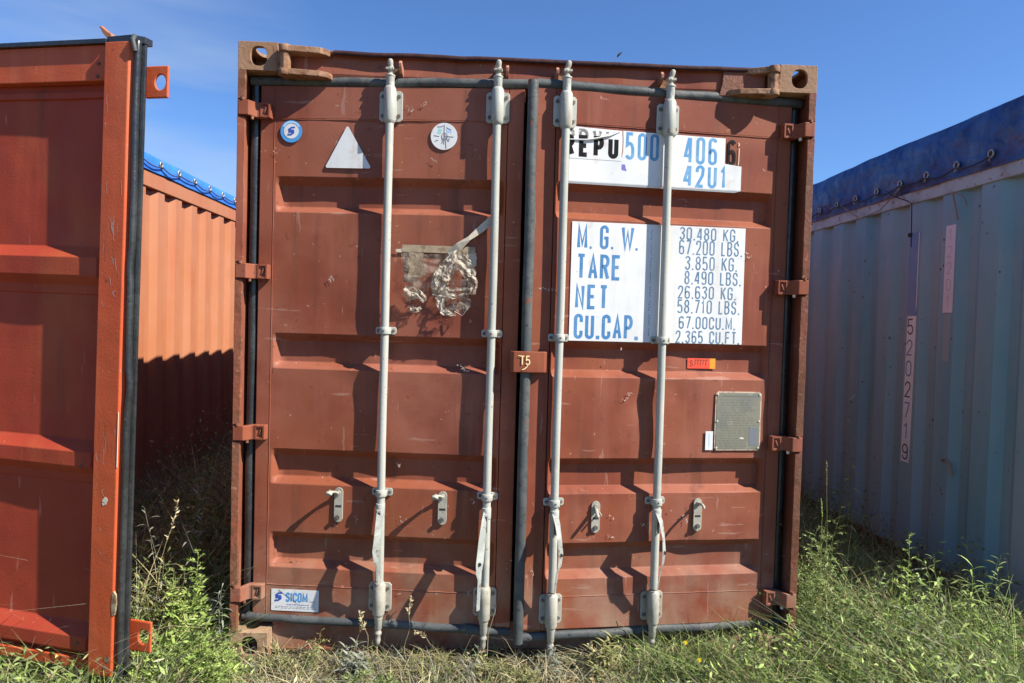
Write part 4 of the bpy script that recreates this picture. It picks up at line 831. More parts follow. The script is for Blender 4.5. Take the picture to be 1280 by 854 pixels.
mb = MB(DO); mb.tube([(.24, Z1 - .01, -.09), (.24, Z1 + .02, -.09), (.243, Z1 + .035, -.09)], .015, ORANGE, n=12); mb.prism([(.205, Z1 + .018), (.238, Z1 + .018), (.246, Z1 + .026), (.262, Z1 + .040), (.246, Z1 + .038), (.232, Z1 + .046), (.250, Z1 + .064), (.268, Z1 + .094), (.256, Z1 + .090), (.232, Z1 + .072), (.214, Z1 + .062), (.206, Z1 + .040)], -.100, -.080, ORWALL, ax='z')
mb.box((.255, Z1 + .084, -.099), (.266, Z1 + .093, -.081), ORWALL); mb.obj('cam_end', odoor, bevel=.003)
mb = MB(DO); mb.tube([(.24, Z0, -.09), (.24, Z1 - .01, -.09)], .015, ORANGE, n=12); mb.obj('locking_bar', odoor)
# scrapes and bare patches on the stile
mb = MB(DO); rr = random.Random(12)
for k in range(38):
    u = rr.uniform(.058, .143); w = rr.choice([rr.uniform(.9, 1.05), rr.uniform(.2, 2.3), rr.uniform(1.5, 1.75)]); l_ = rr.uniform(.008, .05); mb.strokes([[(u, w), (u + rr.uniform(-.004, .010), w + l_), (u + rr.uniform(-.004, .012), w + l_ * 1.5)]], rr.uniform(.0008, .002), .0166 + .0001 * (k % 5), CHALK if rr.random() < .5 else ORWALL)
for cu, cw, r in ((.092, .775, .011), (.098, .765, .007), (.066, .20, .012), (.075, .17, .008)): mb.prism([(cu + r * math.cos(a) * rr.uniform(.7, 1.2), cw + r * math.sin(a) * rr.uniform(.8, 1.5)) for a in np.linspace(0, 5.9, 9)], .0166, .0172, CREAM if cw > .5 else RUSTY)
o = mb.obj('paint_scuffs', odoor, recalc=False); o['kind'] = 'stuff'
mb = MB(DO); mb.prism([(.040, .365), (.050, .362), (.054, .40), (.052, .44), (.046, .452), (.036, .44), (.032, .41), (.036, .38)], .006, .0175, mat('tan_bare_metal_patch', (.36, .27, .15), [((.16, .08, .04), 40, .48, .56, .8, None)], rough=.8, bump=.002, bscale=60)); mb.prism([(.046, .90), (.0485, .90), (.0485, 1.10), (.0465, 1.10)], .0150, .0175, CREAM); mb.obj('bare_patch', odoor, bevel=.001)
for u, w in ((.215, .23), (.22, .905 - .02), (.19, 2.345), (.193, 2.30)): mb = MB(DO); mb.tube([(u, w, -.03), (u, w, -.0026 if w < 1 else .0)], .006, RUSTDK, n=8); mb.obj('rivet', odoor)

# ================================================================== BLUE CONTAINER
BX, BZ = 2.60, -.09
blue = thing('shipping_container', 'weathered teal blue shipping container on the right, its side wall in shade', 'container', (BX, .08, BZ))
BL = sub((BX, .08, BZ))
shell(blue, BX, -1, BL, .08, 12.3, 2.395, BZ, BLWALL, BLRAIL, RUSTDK, pitch=.325, phase=.09, topr=.085, of=.14, sl=.06)
mb = MB(BL); mb.box((BX + .1, .12, .02), (BX + 2.35, .14, 2.3), BLWALL); mb.obj('front_wall', blue)
tarp('tarpaulin', 'dusty dark blue tarpaulin draped over the teal container, laced with rope', BX, -1, .08, 12.3, 2.385, 2.72, TARP2, ([.75 + i * .27 for i in range(38)], 2.455), (BX, .08, 2.385), bulge=.024, sag=.03)
mb = MB(BL)
mb.tube([(BX - .03, 1.72, 2.44), (BX - .05, 1.60, 2.38), (BX - .03, 1.48, 2.33), (BX - .035, 1.42, 2.30), (BX - .03, 1.415, 2.02)], .004, ROPE, n=6); mb.obj('loose_rope', blue); mb = MB(BL); mb.tube([(BX - .035, 1.42, 2.11), (BX - .035, 1.425, 2.085)], .013, HOLE, n=8)
mb.obj('loose_rope', blue); mb = MB(BL); mb.tube([(BX - .04, 2.3, 2.44), (BX - .05, 2.0, 2.29), (BX - .05, 1.75, 2.31), (BX - .04, 1.55, 2.42)], .004, STEM, n=6); mb.obj('loose_rope', blue); mb = MB(BL); mb.tube([(BX - .04, 1.03, 2.30), (BX - .05, 1.00, 2.24), (BX - .045, .97, 2.13)], .005, STEM, n=6); mb.tube([(BX - .04, 1.03, 2.30), (BX - .05, .93, 2.26), (BX - .045, .90, 2.20)], .004, STEM, n=6); mb.obj('loose_rope', blue)
# number strips, on the wall face; text runs downwards with upright digits
def SW(y, z, n): return (.012 - n, y - .08, z - BZ)
def strip(y0, y1, z0, z1, m, sk=0):
    mb = MB(SW); mb.prism([(y0, z0), (y1, z0), (y1 + sk, z1), (y0 + sk, z1)], .001, .002, m); return mb
mb = strip(1.402, 1.492, .615, 1.575, mat('dusty_white_strip', (.72, .86, .86), [((.62, .74, .74), 8, .45, .65, .7, None)], rough=.5), -.01 + .0)
for i, c in enumerate('5202719'):
    zc = 1.505 - i * .137; y1 = 1.477; h, w = .096, .050
    g = glyph(c, w, h); mb.strokes([[(y1 - .004 - a, zc - h / 2 + b) for a, b in ln] for ln in g], .0095, .0028, DARKV if i % 3 else mat('dark_digit_print', (.06, .06, .10), rough=.5))
mb.obj('number_strip', blue, recalc=False, label='white strip of digits running down the wall')
mb = strip(1.392, 1.497, 1.577, 2.12, DARKV); mb.prism([(1.392, 1.66), (1.400, 1.60), (1.400, 2.115), (1.392, 2.115)], .0021, .004, PINK); mb.obj('faded_strip', blue, recalc=False)
mb = strip(1.06, 1.145, 1.592, 2.118, PINK)
for i, c in enumerate('12201'):
    zc = 2.06 - i * .10; g = glyph(c, .036, .066); mb.strokes([[(1.122 - a, zc - .033 + b) for a, b in ln] for ln in g], .0065, .0028, mat('nearly_gone_digits', (.50, .52, .58), rough=.5))
mb.obj('number_strip', blue, recalc=False, label='pale pink strip with almost vanished digits')
mb = strip(1.07, 1.13, 1.30, 1.585, mat('old_strip_residue', (.26, .40, .42), rough=.6)); mb.obj('strip_residue', blue, recalc=False)
mb = MB(SW); rr = random.Random(21)
for k in range(46):
    y, z = rr.uniform(.8, 2.6), rr.uniform(.1, 2.2); r = rr.uniform(.003, .008); mb.prism([(y + r * math.cos(a) * rr.uniform(.6, 1.3), z + r * math.sin(a) * rr.uniform(.6, 1.5)) for a in np.linspace(0, 5.5, 7)], .0004, .0012, RUSTDK)
mb.tube([(1.09, .70, .004), (1.05, .72, .012), (1.0, .69, .012), (.985, .62, .006)], .006, STEM, n=6)
o = mb.obj('rust_spots', blue, recalc=False); o['kind'] = 'stuff'

# ================================================================== TWIG on the header
mb = MB(); tag_o = None
mb.tube([(.345, .02, 2.565), (.352, .018, 2.585), (.360, .016, 2.600)], .0014, STEM, n=5); mb.tube([(.360, .016, 2.600), (.366, .015, 2.608), (.378, .013, 2.619)], [.003, .0052, .002], mat('dark_seed_head', (.05, .055, .07), rough=.8), n=7)
tag(mb.obj('dry_twig'), 'tiny dark seed head sticking up from the top edge of the brown container', 'twig')

# ================================================================== GROUND
def gz(x, y):
    z = -.012 + .018 * noise.noise(Vector((x * 1.3, y * 1.3, 0))) + .010 * noise.noise(Vector((x * 5, y * 5, 2)))
    t = max(0, min(1, (x - 1.25) / 1.2)); z -= .085 * t * t * (3 - 2 * t)
    return z
xs = sorted(set([-260, -120, -50, -20, -10, -6] + list(np.linspace(-4.5, 5.0, 150).round(4)) + [7, 12, 22, 50, 120, 260]))
ys = sorted(set([-260, -120, -50, -20, -10, -6, -4] + list(np.linspace(-3, 5.5, 130).round(4)) + [7, 9, 12, 16, 24, 50, 120, 260]))
mb = MB(); nx = len(xs)
mb.add([(x, y, gz(x, y)) for y in ys for x in xs], [(j * nx + i, j * nx + i + 1, (j + 1) * nx + i + 1, (j + 1) * nx + i) for j in range(len(ys) - 1) for i in range(nx - 1)], SOIL, True)
g = mb.obj('ground', recalc=False); g['kind'] = 'structure'

# ================================================================== GRASS (stuff)
PAL = {'straw': [(.50, .42, .23), (.40, .32, .17), (.58, .51, .32), (.27, .20, .11)], 'green': [(.22, .29, .09), (.11, .17, .045), (.30, .36, .13), (.15, .19, .08)],
       'olive': [(.28, .28, .11), (.34, .32, .14), (.18, .19, .07)], 'lime': [(.34, .44, .11), (.42, .50, .16), (.22, .32, .07)], 'grey': [(.26, .27, .20), (.32, .32, .25), (.20, .22, .16)]}
PK = {k: np.array(v) for k, v in PAL.items()}
def col_for(kind, n):
    P = PK[kind]; c = P[rng.integers(0, len(P), n)] * rng.uniform(.8, 1.2, (n, 1)); return c
def blades(name, x, y, z, h, w, kinds, lean=.5, curve=.6, parent=None, cols=None, lv=4):
    n = len(x); a = rng.uniform(0, 2 * np.pi, n); ln = rng.uniform(.05, 1, n) * lean; cu = rng.uniform(.1, 1, n) * curve; fa = a + rng.uniform(-1.3, 1.3, n) + np.pi / 2
    t = np.linspace(0, 1, lv)[None, :]; ww = np.array([1, .95, .65, .0])[None, :] if lv == 4 else np.linspace(1, 0, lv)[None, :]
    d = (ln[:, None] * t + cu[:, None] * t ** 2) * h[:, None]; zz = z[:, None] + h[:, None] * (t - .38 * cu[:, None] * t ** 2)
    cx = x[:, None] + np.cos(a)[:, None] * d; cy = y[:, None] + np.sin(a)[:, None] * d
    ox = np.cos(fa)[:, None] * w[:, None] * ww / 2; oy = np.sin(fa)[:, None] * w[:, None] * ww / 2
    Lp = np.stack([cx - ox, cy - oy, zz], -1); Rp = np.stack([cx + ox, cy + oy, zz], -1)
    V = np.stack([Lp, Rp], 2).reshape(n, lv * 2, 3)[:, :lv * 2 - 1]; nv = lv * 2 - 1
    base = (np.arange(n) * nv)[:, None]
    q = np.array([[2 * i, 2 * i + 1, 2 * i + 3, 2 * i + 2] for i in range(lv - 2)]); tr = np.array([2 * lv - 4, 2 * lv - 3, 2 * lv - 2])
    if cols is None:
        cols = np.zeros((n, 3)); pk = rng.integers(0, len(kinds), n)
        for i, k in enumerate(kinds): s_ = pk == i; cols[s_] = col_for(k, s_.sum())
    return V.reshape(-1, 3), np.concatenate([(base + qi[None, :]) for qi in q], 0) if len(q) else np.zeros((0, 4), int), base + tr[None, :], np.repeat(cols, nv, 0)
def mesh_np(name, chunks, material, parent=None):
    V = []; Q = []; T = []; C = []; o = 0
    for v, q, t, c in chunks: V.append(v); Q.append(q + o); T.append(t + o); C.append(c); o += len(v)
    V = np.concatenate(V); Q = np.concatenate(Q); T = np.concatenate(T); C = np.concatenate(C)
    me = bpy.data.meshes.new(name); me.vertices.add(len(V)); me.vertices.foreach_set('co', V.astype('f').ravel())
    nl = len(Q) * 4 + len(T) * 3; me.loops.add(nl); me.loops.foreach_set('vertex_index', np.concatenate([Q.ravel(), T.ravel()]).astype('i'))
    npoly = len(Q) + len(T); me.polygons.add(npoly); me.polygons.foreach_set('loop_start', np.concatenate([np.arange(len(Q)) * 4, len(Q) * 4 + np.arange(len(T)) * 3]).astype('i'))
    me.update(calc_edges=True)
    at = me.attributes.new('tint', 'FLOAT_COLOR', 'POINT'); at.data.foreach_set('color', np.concatenate([C, np.ones((len(C), 1))], 1).astype('f').ravel())
    me.materials.append(material); me.validate(); o = bpy.data.objects.new(name, me); COL.objects.link(o)
    if parent: o.parent = parent
    return o
def leaflets(P, D, l, w, cols):
    """diamond leaves: P base points, D directions, l length, w width"""
    n = len(P); D = D / (np.linalg.norm(D, axis=1, keepdims=True) + 1e-9); r = rng.normal(size=(n, 3)); s_ = np.cross(D, r); s_ /= (np.linalg.norm(s_, axis=1, keepdims=True) + 1e-9); nn = np.cross(s_, D)
    l = l[:, None]; w = w[:, None]
    V = np.stack([P, P + D * l * .45 + s_ * w / 2 + nn * l * .06, P + D * l - nn * l * .10, P + D * l * .45 - s_ * w / 2 + nn * l * .06], 1)
    b = (np.arange(n) * 4)[:, None]
    return V.reshape(-1, 3), b + np.array([[0, 1, 2, 3]]), np.zeros((0, 3), int), np.repeat(cols, 4, 0)
def zz_(x, y): return np.array([gz(a, b) for a, b in zip(x, y)])
def fbm(x, y, s_, o): return np.array([noise.noise(Vector((a * s_, b * s_, o))) for a, b in zip(x, y)])
def free(x, y): # not inside containers or sill
    ins = ((np.abs(x) < 1.20) & (y > .03)) | (x < -2.62) & (y > -.1) | ((x > 2.58) & (y > .1)) | ((x < -1.39) & (y > -.42) & (y < -.30 + 0 * x) & False)
    return ~ins
def scatter(n, x0, x1, y0, y1):
    x = rng.uniform(x0, x1, n); y = rng.uniform(y0, y1, n); k = free(x, y); return x[k], y[k]
ch = []
# front strip
x, y = scatter(24000, -2.6, 3.0, -.85, .02); pat = fbm(x, y, 2.2, 4); side = np.clip((x - .25) / .7, 0, 1)
left = np.clip((-1.24 - x) / .2, 0, 1)
right = np.clip((x - 1.15) / .25, 0, 1); left = np.clip((-1.22 - x) / .15, 0, 1)
h = (.055 + .07 * (pat + .5) + .095 * side + .11 * right + .10 * left) * rng.uniform(.35, 1.55, len(x)) * np.where((np.abs(x + 1.12) < .15), .25, 1); 
keep = fbm(x, y, 5.5, 17) > -.20 - .25 * rng.random(len(x)); h = h * (1 + .5 * np.maximum(0, fbm(x, y, 4.2, 23))); x, y, h, pat, side, left = x[keep], y[keep], h[keep], pat[keep], side[keep], left[keep]
pg = np.clip(.10 + .62 * side + .5 * left + pat * .9, .04, .93); isg = rng.random(len(x)) < pg
dk = (.55 + .45 * np.clip(fbm(x, y, 7, 31) * 2 + .6, 0, 1))[:, None]
cols = dk * np.where(isg[:, None], np.where(rng.random((len(x), 1)) < .6, col_for('green', len(x)), col_for('lime', len(x))), np.where(rng.random((len(x), 1)) < .55, col_for('straw', len(x)), np.where(rng.random((len(x), 1)) < .6, col_for('olive', len(x)), col_for('grey', len(x)))))
pass
ch.append(blades('', x, y, zz_(x, y), h, rng.uniform(.0022, .0062, len(x)), [], 1.1, 1.0, cols=cols))
# tangled litter: long, nearly lying straws
x, y = scatter(7000, -2.6, 2.7, -.7, .02); k = rng.random(len(x)) < np.clip(.9 - .3 * np.clip((x - .3) / .7, 0, 1), 0, 1); x, y = x[k], y[k]
ch.append(blades('', x, y, zz_(x, y) + rng.uniform(0, .05, len(x)), rng.uniform(.03, .10, len(x)), rng.uniform(.0016, .0045, len(x)), ['straw', 'grey', 'straw'], 3.2, 1.6))
mesh_np('grass', ch, GRASS)['kind'] = 'stuff'; ch = []
# small leaves among the grass
x, y = scatter(24000, -2.6, 3.0, -.8, .02); pat = fbm(x, y, 3.1, 9); side = np.clip((x - .3) / .7, 0, 1); left = np.clip((-.95 - x) / .3, 0, 1); k = rng.random(len(x)) < np.clip(.28 + .5 * side + .35 * left + pat * .9, .05, 1); x, y, side, left, pat = x[k], y[k], side[k], left[k], pat[k]
z = zz_(x, y) + np.where(np.abs(x + 1.12) < .14, .25, 1) * rng.uniform(.0, 1, len(x)) * (.06 + .14 * side + .13 * np.clip((x - 1.15) / .25, 0, 1) + .17 * left + .05 * pat)
D = rng.normal(size=(len(x), 3)); D[:, 2] = np.abs(D[:, 2]) * .8
isg = rng.random((len(x), 1)) < np.clip(.35 + .6 * side + .5 * left, 0, .95)[:, None]
cols = np.where(isg, np.where(rng.random((len(x), 1)) < .5, col_for('green', len(x)), col_for('lime', len(x))), np.where(rng.random((len(x), 1)) < .5, col_for('olive', len(x)), col_for('straw', len(x))))
g = mesh_np('ground_cover_leaves', [leaflets(np.stack([x, y, z], 1), D, rng.uniform(.014, .055, len(x)), rng.uniform(.004, .015, len(x)), cols)], GRASS); g['kind'] = 'stuff'
# shaded gaps
x, y = scatter(9000, -2.6, -1.24, -.05, 4.5); pat = fbm(x, y, 2, 1); h = (.30 + .2 * pat + .10) * rng.uniform(.4, 1.5, len(x))
c1 = blades('', x, y, zz_(x, y), h, rng.uniform(.002, .006, len(x)), ['green', 'olive', 'straw', 'grey'], .9, 1.0)
x, y = scatter(10000, 1.24, 2.66, -.05, 4.5); pat = fbm(x, y, 2, 1); h = (.24 + .16 * pat + .06) * rng.uniform(.4, 1.4, len(x))
c2 = blades('', x, y, zz_(x, y), h, rng.uniform(.002, .006, len(x)), ['green', 'olive', 'green', 'lime', 'straw'], .9, 1.0)
x = rng.uniform(-2.55, -1.26, 9000); y = rng.uniform(0, 3.2, 9000); z = zz_(x, y) + rng.uniform(0, .75, 9000) ** 1.3 * (.6 + fbm(x, y, 2.5, 6)); D = rng.normal(size=(9000, 3)); c3 = leaflets(np.stack([x, y, z], 1), D, rng.uniform(.015, .05, 9000), rng.uniform(.004, .014, 9000), np.where(rng.random((9000, 1)) < .6, col_for('green', 9000), col_for('olive', 9000)))
x = rng.uniform(1.26, 2.62, 9000); y = rng.uniform(-.05, 3.2, 9000); z = zz_(x, y) + rng.uniform(0, .42, 9000) * (.7 + fbm(x, y, 2.5, 6)); D = rng.normal(size=(9000, 3)); c4 = leaflets(np.stack([x, y, z], 1), D, rng.uniform(.015, .05, 9000), rng.uniform(.004, .014, 9000), np.where(rng.random((9000, 1)) < .7, col_for('green', 9000), col_for('lime', 9000)))
g = mesh_np('gap_undergrowth', [c1, c2, c3, c4], GRASS); g['kind'] = 'stuff'
x, y = scatter(16000, -7, 8, -6, -.85); xb, yb = scatter(9000, 1.25, 2.55, 3.5, 14); x = np.concatenate([x, xb]); y = np.concatenate([y, yb]); h = rng.uniform(.04, .16, len(x)); ch = [blades('', x, y, zz_(x, y), h, rng.uniform(.003, .007, len(x)), ['straw', 'olive', 'green'], .9, 1.0)]
g = mesh_np('outer_grass', ch, GRASS); g['kind'] = 'stuff'

# ================================================================== INDIVIDUAL PLANTS
def stems(paths, r, c, name, parent):
    """list of polylines -> thin three-sided stalks"""
    V = []; Q = []; C = []; o = 0
    for p in paths:
        P = np.array(p, float); n = len(P)
        for i in range(n):
            rr_ = r * (1 - .6 * i / (n - 1))
            for k in range(3): a = 2.094 * k; V.append(P[i] + np.array([math.cos(a), math.sin(a), 0]) * rr_)
        for i in range(n - 1):
            for k in range(3): Q.append([o + 3 * i + k, o + 3 * i + (k + 1) % 3, o + 3 * i + 3 + (k + 1) % 3, o + 3 * i + 3 + k])
        C += [c] * (3 * n); o += 3 * n
    return mesh_np(name, [(np.array(V), np.array(Q), np.zeros((0, 3), int), np.array(C, float))], GRASS, parent)
def curve_pts(p, lean, ang, h, droop=0, n=8, wig=.01, sd_=0):
    out = []
    for i in range(n):
        t = i / (n - 1); d = h * (lean * t + droop * t * t * .9); out.append((p[0] + math.cos(ang) * d + wig * noise.noise(Vector((t * 4, sd_, 1))), p[1] + math.sin(ang) * d + wig * noise.noise(Vector((t * 4, sd_, 7))), p[2] + h * (t - droop * .55 * t ** 3)))
    return out
def lerp_path(P, t):
    P = np.array(P); k = t * (len(P) - 1); i = min(int(k), len(P) - 2); return P[i] + (P[i + 1] - P[i]) * (k - i)
def plant(name, label, cat, x, y, group=None): return thing(name, label, cat, (x, y, gz(x, y)), group)
def feathery(t, h, seed, kind='lime', stalks=1, spread=.12, leaf=.09, dens=26, lean=.12, start=.25, droopl=.3):
    r = random.Random(seed); st = []; P = []; D = []; Ls = []
    for s_ in range(stalks):
        a = r.uniform(0, 6.28); hh = h * (1 if s_ == 0 else r.uniform(.5, .92)); p0 = (r.uniform(-1, 1) * spread * .4, r.uniform(-1, 1) * spread * .4, -.02)
        c = curve_pts(p0, lean * r.uniform(.5, 1.4) if s_ else lean, a, hh, 0, 8, .015, seed + s_); st.append(c)
        for k in range(dens):
            tt = start + (1 - start) * (k + .5) / dens; b = lerp_path(c, tt); an = k * 2.4 + r.uniform(-.9, .9); L_ = leaf * (1.15 - .75 * (tt - start) / (1 - start)) * r.uniform(.45, 1.45); up = .25 + .75 * tt
            d = np.array([math.cos(an), math.sin(an), up * .9]); d /= np.linalg.norm(d); pv = [b + d * L_ * q + np.array([0, 0, -droopl * L_ * q * q]) for q in (0, .33, .66, 1)]; st.append([tuple(v) for v in pv])
            sd2 = np.cross(d, [0, 0, 1]); sd2 /= np.linalg.norm(sd2) + 1e-9
            for m_ in range(6):
                q = .2 + .8 * m_ / 5; pb = b + d * L_ * q + np.array([0, 0, -droopl * L_ * q * q])
                for sg in (-1, 1): P.append(pb); D.append(d * .7 + sd2 * sg * (1 - .4 * q) + np.array([r.uniform(-.4, .4), r.uniform(-.4, .4), r.uniform(-.6, .4)])); Ls.append(L_ * .40 * (1.1 - .6 * q) * r.uniform(.5, 1.4))
    n = len(P); Ls = np.array(Ls)
    stems(st, .0022, PK[kind][0] * .8, 'stem', t)
    mesh_np('foliage', [leaflets(np.array(P), np.array(D), Ls, Ls * .30, col_for(kind, n))], GRASS, t)
def lance(t, h, seed, kind='green', leaf=.10, dens=22, lean=.1, stalks=1, wd=.16, start=.12, droop=.6):
    r = random.Random(seed); st = []; ch = []
    for s_ in range(stalks):
        a = r.uniform(0, 6.28); hh = h * (1 if s_ == 0 else r.uniform(.5, .9)); c = curve_pts((r.uniform(-1, 1) * .03, r.uniform(-1, 1) * .03, -.02), lean, a, hh, 0, 8, .02, seed + s_); st.append(c)
        for k in range(dens):
            tt = start + (1 - start) * k / (dens - 1); b = lerp_path(c, tt); an = k * 2.4; L_ = leaf * (1.1 - .55 * tt) * r.uniform(.8, 1.15); d = np.array([math.cos(an), math.sin(an), .2 + .8 * tt ** 3]); sd2 = np.array([-math.sin(an), math.cos(an), 0]); W_ = L_ * wd
            col = PK[kind][r.randrange(len(PK[kind]))] * r.uniform(.85, 1.2); V = []
            for q, w in ((0, .15), (.35, 1), (.7, .7), (1, 0)):
                p = b + d * L_ * q + np.array([0, 0, -droop * L_ * q * q]); V += [p - sd2 * W_ / 2 * w, p + sd2 * W_ / 2 * w]
            ch.append((np.array(V), np.array([[0, 1, 3, 2], [2, 3, 5, 4], [4, 5, 7, 6]]), np.zeros((0, 3), int), np.tile(col, (8, 1))))
    stems(st, .0026, PK[kind][0] * .8, 'stem', t); mesh_np('foliage', ch, GRASS, t)
def stalk(t, h, ang, lean, droop, seed, kind='straw', head='spikelets', hl=.10, r_=.0013, n_head=14):
    c = curve_pts((0, 0, -.02), lean, ang, h, droop, 12, .015, seed); stems([c], r_, PK[kind][0], 'stem', t); r = random.Random(seed); P = []; D = []; Ls = []
    if head == 'none': return
    for k in range(n_head):
        tt = 1 - hl / h * (k / n_head); b = lerp_path(c, max(0, min(1, tt))); tan = lerp_path(c, min(1, tt)) - lerp_path(c, max(0, tt - .08)); tan /= np.linalg.norm(tan) + 1e-9
        for q in range(3 if head == 'spike' else 2):
            s_ = .35 if head == 'spike' else .9; P.append(b); D.append(tan + s_ * np.array([r.uniform(-1, 1), r.uniform(-1, 1), r.uniform(-1, .6)])); Ls.append(r.uniform(.008, .013) if head == 'spike' else r.uniform(.012, .024))
    Ls = np.array(Ls); mesh_np('seed_head', [leaflets(np.array(P), np.array(D), Ls, Ls * .35, col_for(kind, len(P)) * 1.25)], GRASS, t)
def broad(t, seed, n=9, L0=.16, kind='lime'):
    r = random.Random(seed); ch = []
    for k in range(n):
        an = k * 6.283 / n + r.uniform(-.3, .3); L_ = L0 * r.uniform(.7, 1.15); d = np.array([math.cos(an), math.sin(an), 0]); sd2 = np.array([-math.sin(an), math.cos(an), 0]); W_ = L_ * .26; V = []; col = PK[kind][r.randrange(3)] * r.uniform(.8, 1.1); up = r.uniform(.6, 1.2)
        for q, w in ((0, .2), (.25, .7), (.5, 1), (.78, .75), (1, .05)):
            p = d * L_ * q * .8 + np.array([0, 0, up * L_ * (q - .62 * q * q) - .01]); V += [p - sd2 * W_ / 2 * w + np.array([0, 0, .12 * W_ * w]), p, p + sd2 * W_ / 2 * w + np.array([0, 0, .12 * W_ * w])]
        F = [[3 * i + j, 3 * i + j + 1, 3 * i + j + 4, 3 * i + j + 3] for i in range(4) for j in range(2)]
        o = mesh_np('leaf', [(np.array(V), np.array(F), np.zeros((0, 3), int), np.tile(col, (15, 1)))], GRASS, t)

t = plant('weed', 'tall bright feathery weed between the red door and the brown container', 'weed', -1.365, -.03); feathery(t, .50, 3, 'lime', stalks=6, spread=.16, leaf=.095, dens=24, lean=.12)
t = plant('weed', 'low lush green weed beside the bottom left corner casting', 'weed', -1.20, -.22); feathery(t, .20, 5, 'lime', stalks=6, spread=.16, leaf=.08, dens=14, lean=.3, start=.1)
t = plant('weed', 'greyish leafy weed just left of the brown container hinge foot', 'weed', -1.275, .02); lance(t, .34, 6, 'grey', .07, 20, .08, 4, .14)
t = plant('weed', 'dull weed clump below the lug with a hole', 'weed', -1.34, -.33); feathery(t, .16, 15, 'green', stalks=5, spread=.2, leaf=.06, dens=12, lean=.4, start=.1)
t = plant('weed', 'single upright feathery weed against the shaded teal wall', 'weed', 1.665, .02); feathery(t, .62, 8, 'lime', stalks=1, leaf=.07, dens=22, lean=.03, start=.45)
t = plant('weed', 'leafy upright weed at the right edge with narrow drooping leaves', 'weed', 1.96, -.06); lance(t, .56, 9, 'lime', .11, 28, .02, 1, .13, .2)
t = plant('weed', 'shaded tall weed climbing close to the teal wall', 'weed', 1.90, .80); lance(t, 1.16, 10, 'green', .10, 30, .03, 1, .16, .35)
t = plant('weed', 'broad bushy weed right of the brown container corner', 'weed', 1.42, -.10); feathery(t, .36, 12, 'green', stalks=8, spread=.30, leaf=.08, dens=18, lean=.2, start=.15)
t = plant('weed', 'light green bushy weed in the lower right corner area', 'weed', 1.76, -.16); feathery(t, .24, 13, 'lime', stalks=7, spread=.3, leaf=.06, dens=16, lean=.3, start=.15)
t = plant('weed', 'grey green leafy weed under the second locking bar from the left', 'weed', -.20, -.16); lance(t, .17, 14, 'grey', .06, 16, .2, 5, .15)
t = plant('weed', 'green leafy weed beneath the third locking bar', 'weed', .16, -.12); lance(t, .17, 17, 'grey', .06, 16, .2, 4, .15)
t = plant('weed', 'green weed mound in front of the rightmost locking bar', 'weed', .80, -.12); feathery(t, .20, 18, 'green', stalks=9, spread=.35, leaf=.07, dens=14, lean=.4, start=.1)
t = plant('weed', 'green weed mound before the bottom right corner casting', 'weed', 1.04, -.19); feathery(t, .20, 19, 'green', stalks=9, spread=.35, leaf=.07, dens=14, lean=.4, start=.1)
t = plant('weed', 'pale leafy weed right of the bottom left corner casting', 'weed', -.90, -.10); feathery(t, .20, 20, 'olive', stalks=7, spread=.25, leaf=.06, dens=14, lean=.3, start=.1)
t = plant('weed', 'yellowish weed clump below the left door between its locking bars', 'weed', -.37, -.22); feathery(t, .12, 25, 'olive', stalks=8, spread=.3, leaf=.05, dens=10, lean=.4, start=.1)
t = plant('weed', 'broad leaved plant at the bottom edge, right of the container', 'weed', 1.20, -.36); broad(t, 3, 9, .17)
t = plant('weed', 'rosette of broad leaves in front of the lower right weeds', 'weed', 1.50, -.34); broad(t, 4, 7, .14, 'green')
t = plant('weed', 'leafy dark weed in the shade behind the feathery one on the right', 'weed', 1.62, .50); lance(t, .42, 31, 'green', .09, 22, .1, 4, .14)
t = plant('weed', 'shaded leafy thicket in the left gap', 'weed', -1.75, .9); feathery(t, .62, 32, 'green', stalks=8, spread=.5, leaf=.12, dens=18, lean=.2)
t = plant('weed', 'shaded leafy thicket deeper in the left gap near the brown wall', 'weed', -1.45, 1.3); feathery(t, .80, 33, 'green', stalks=8, spread=.5, leaf=.12, dens=18, lean=.15)
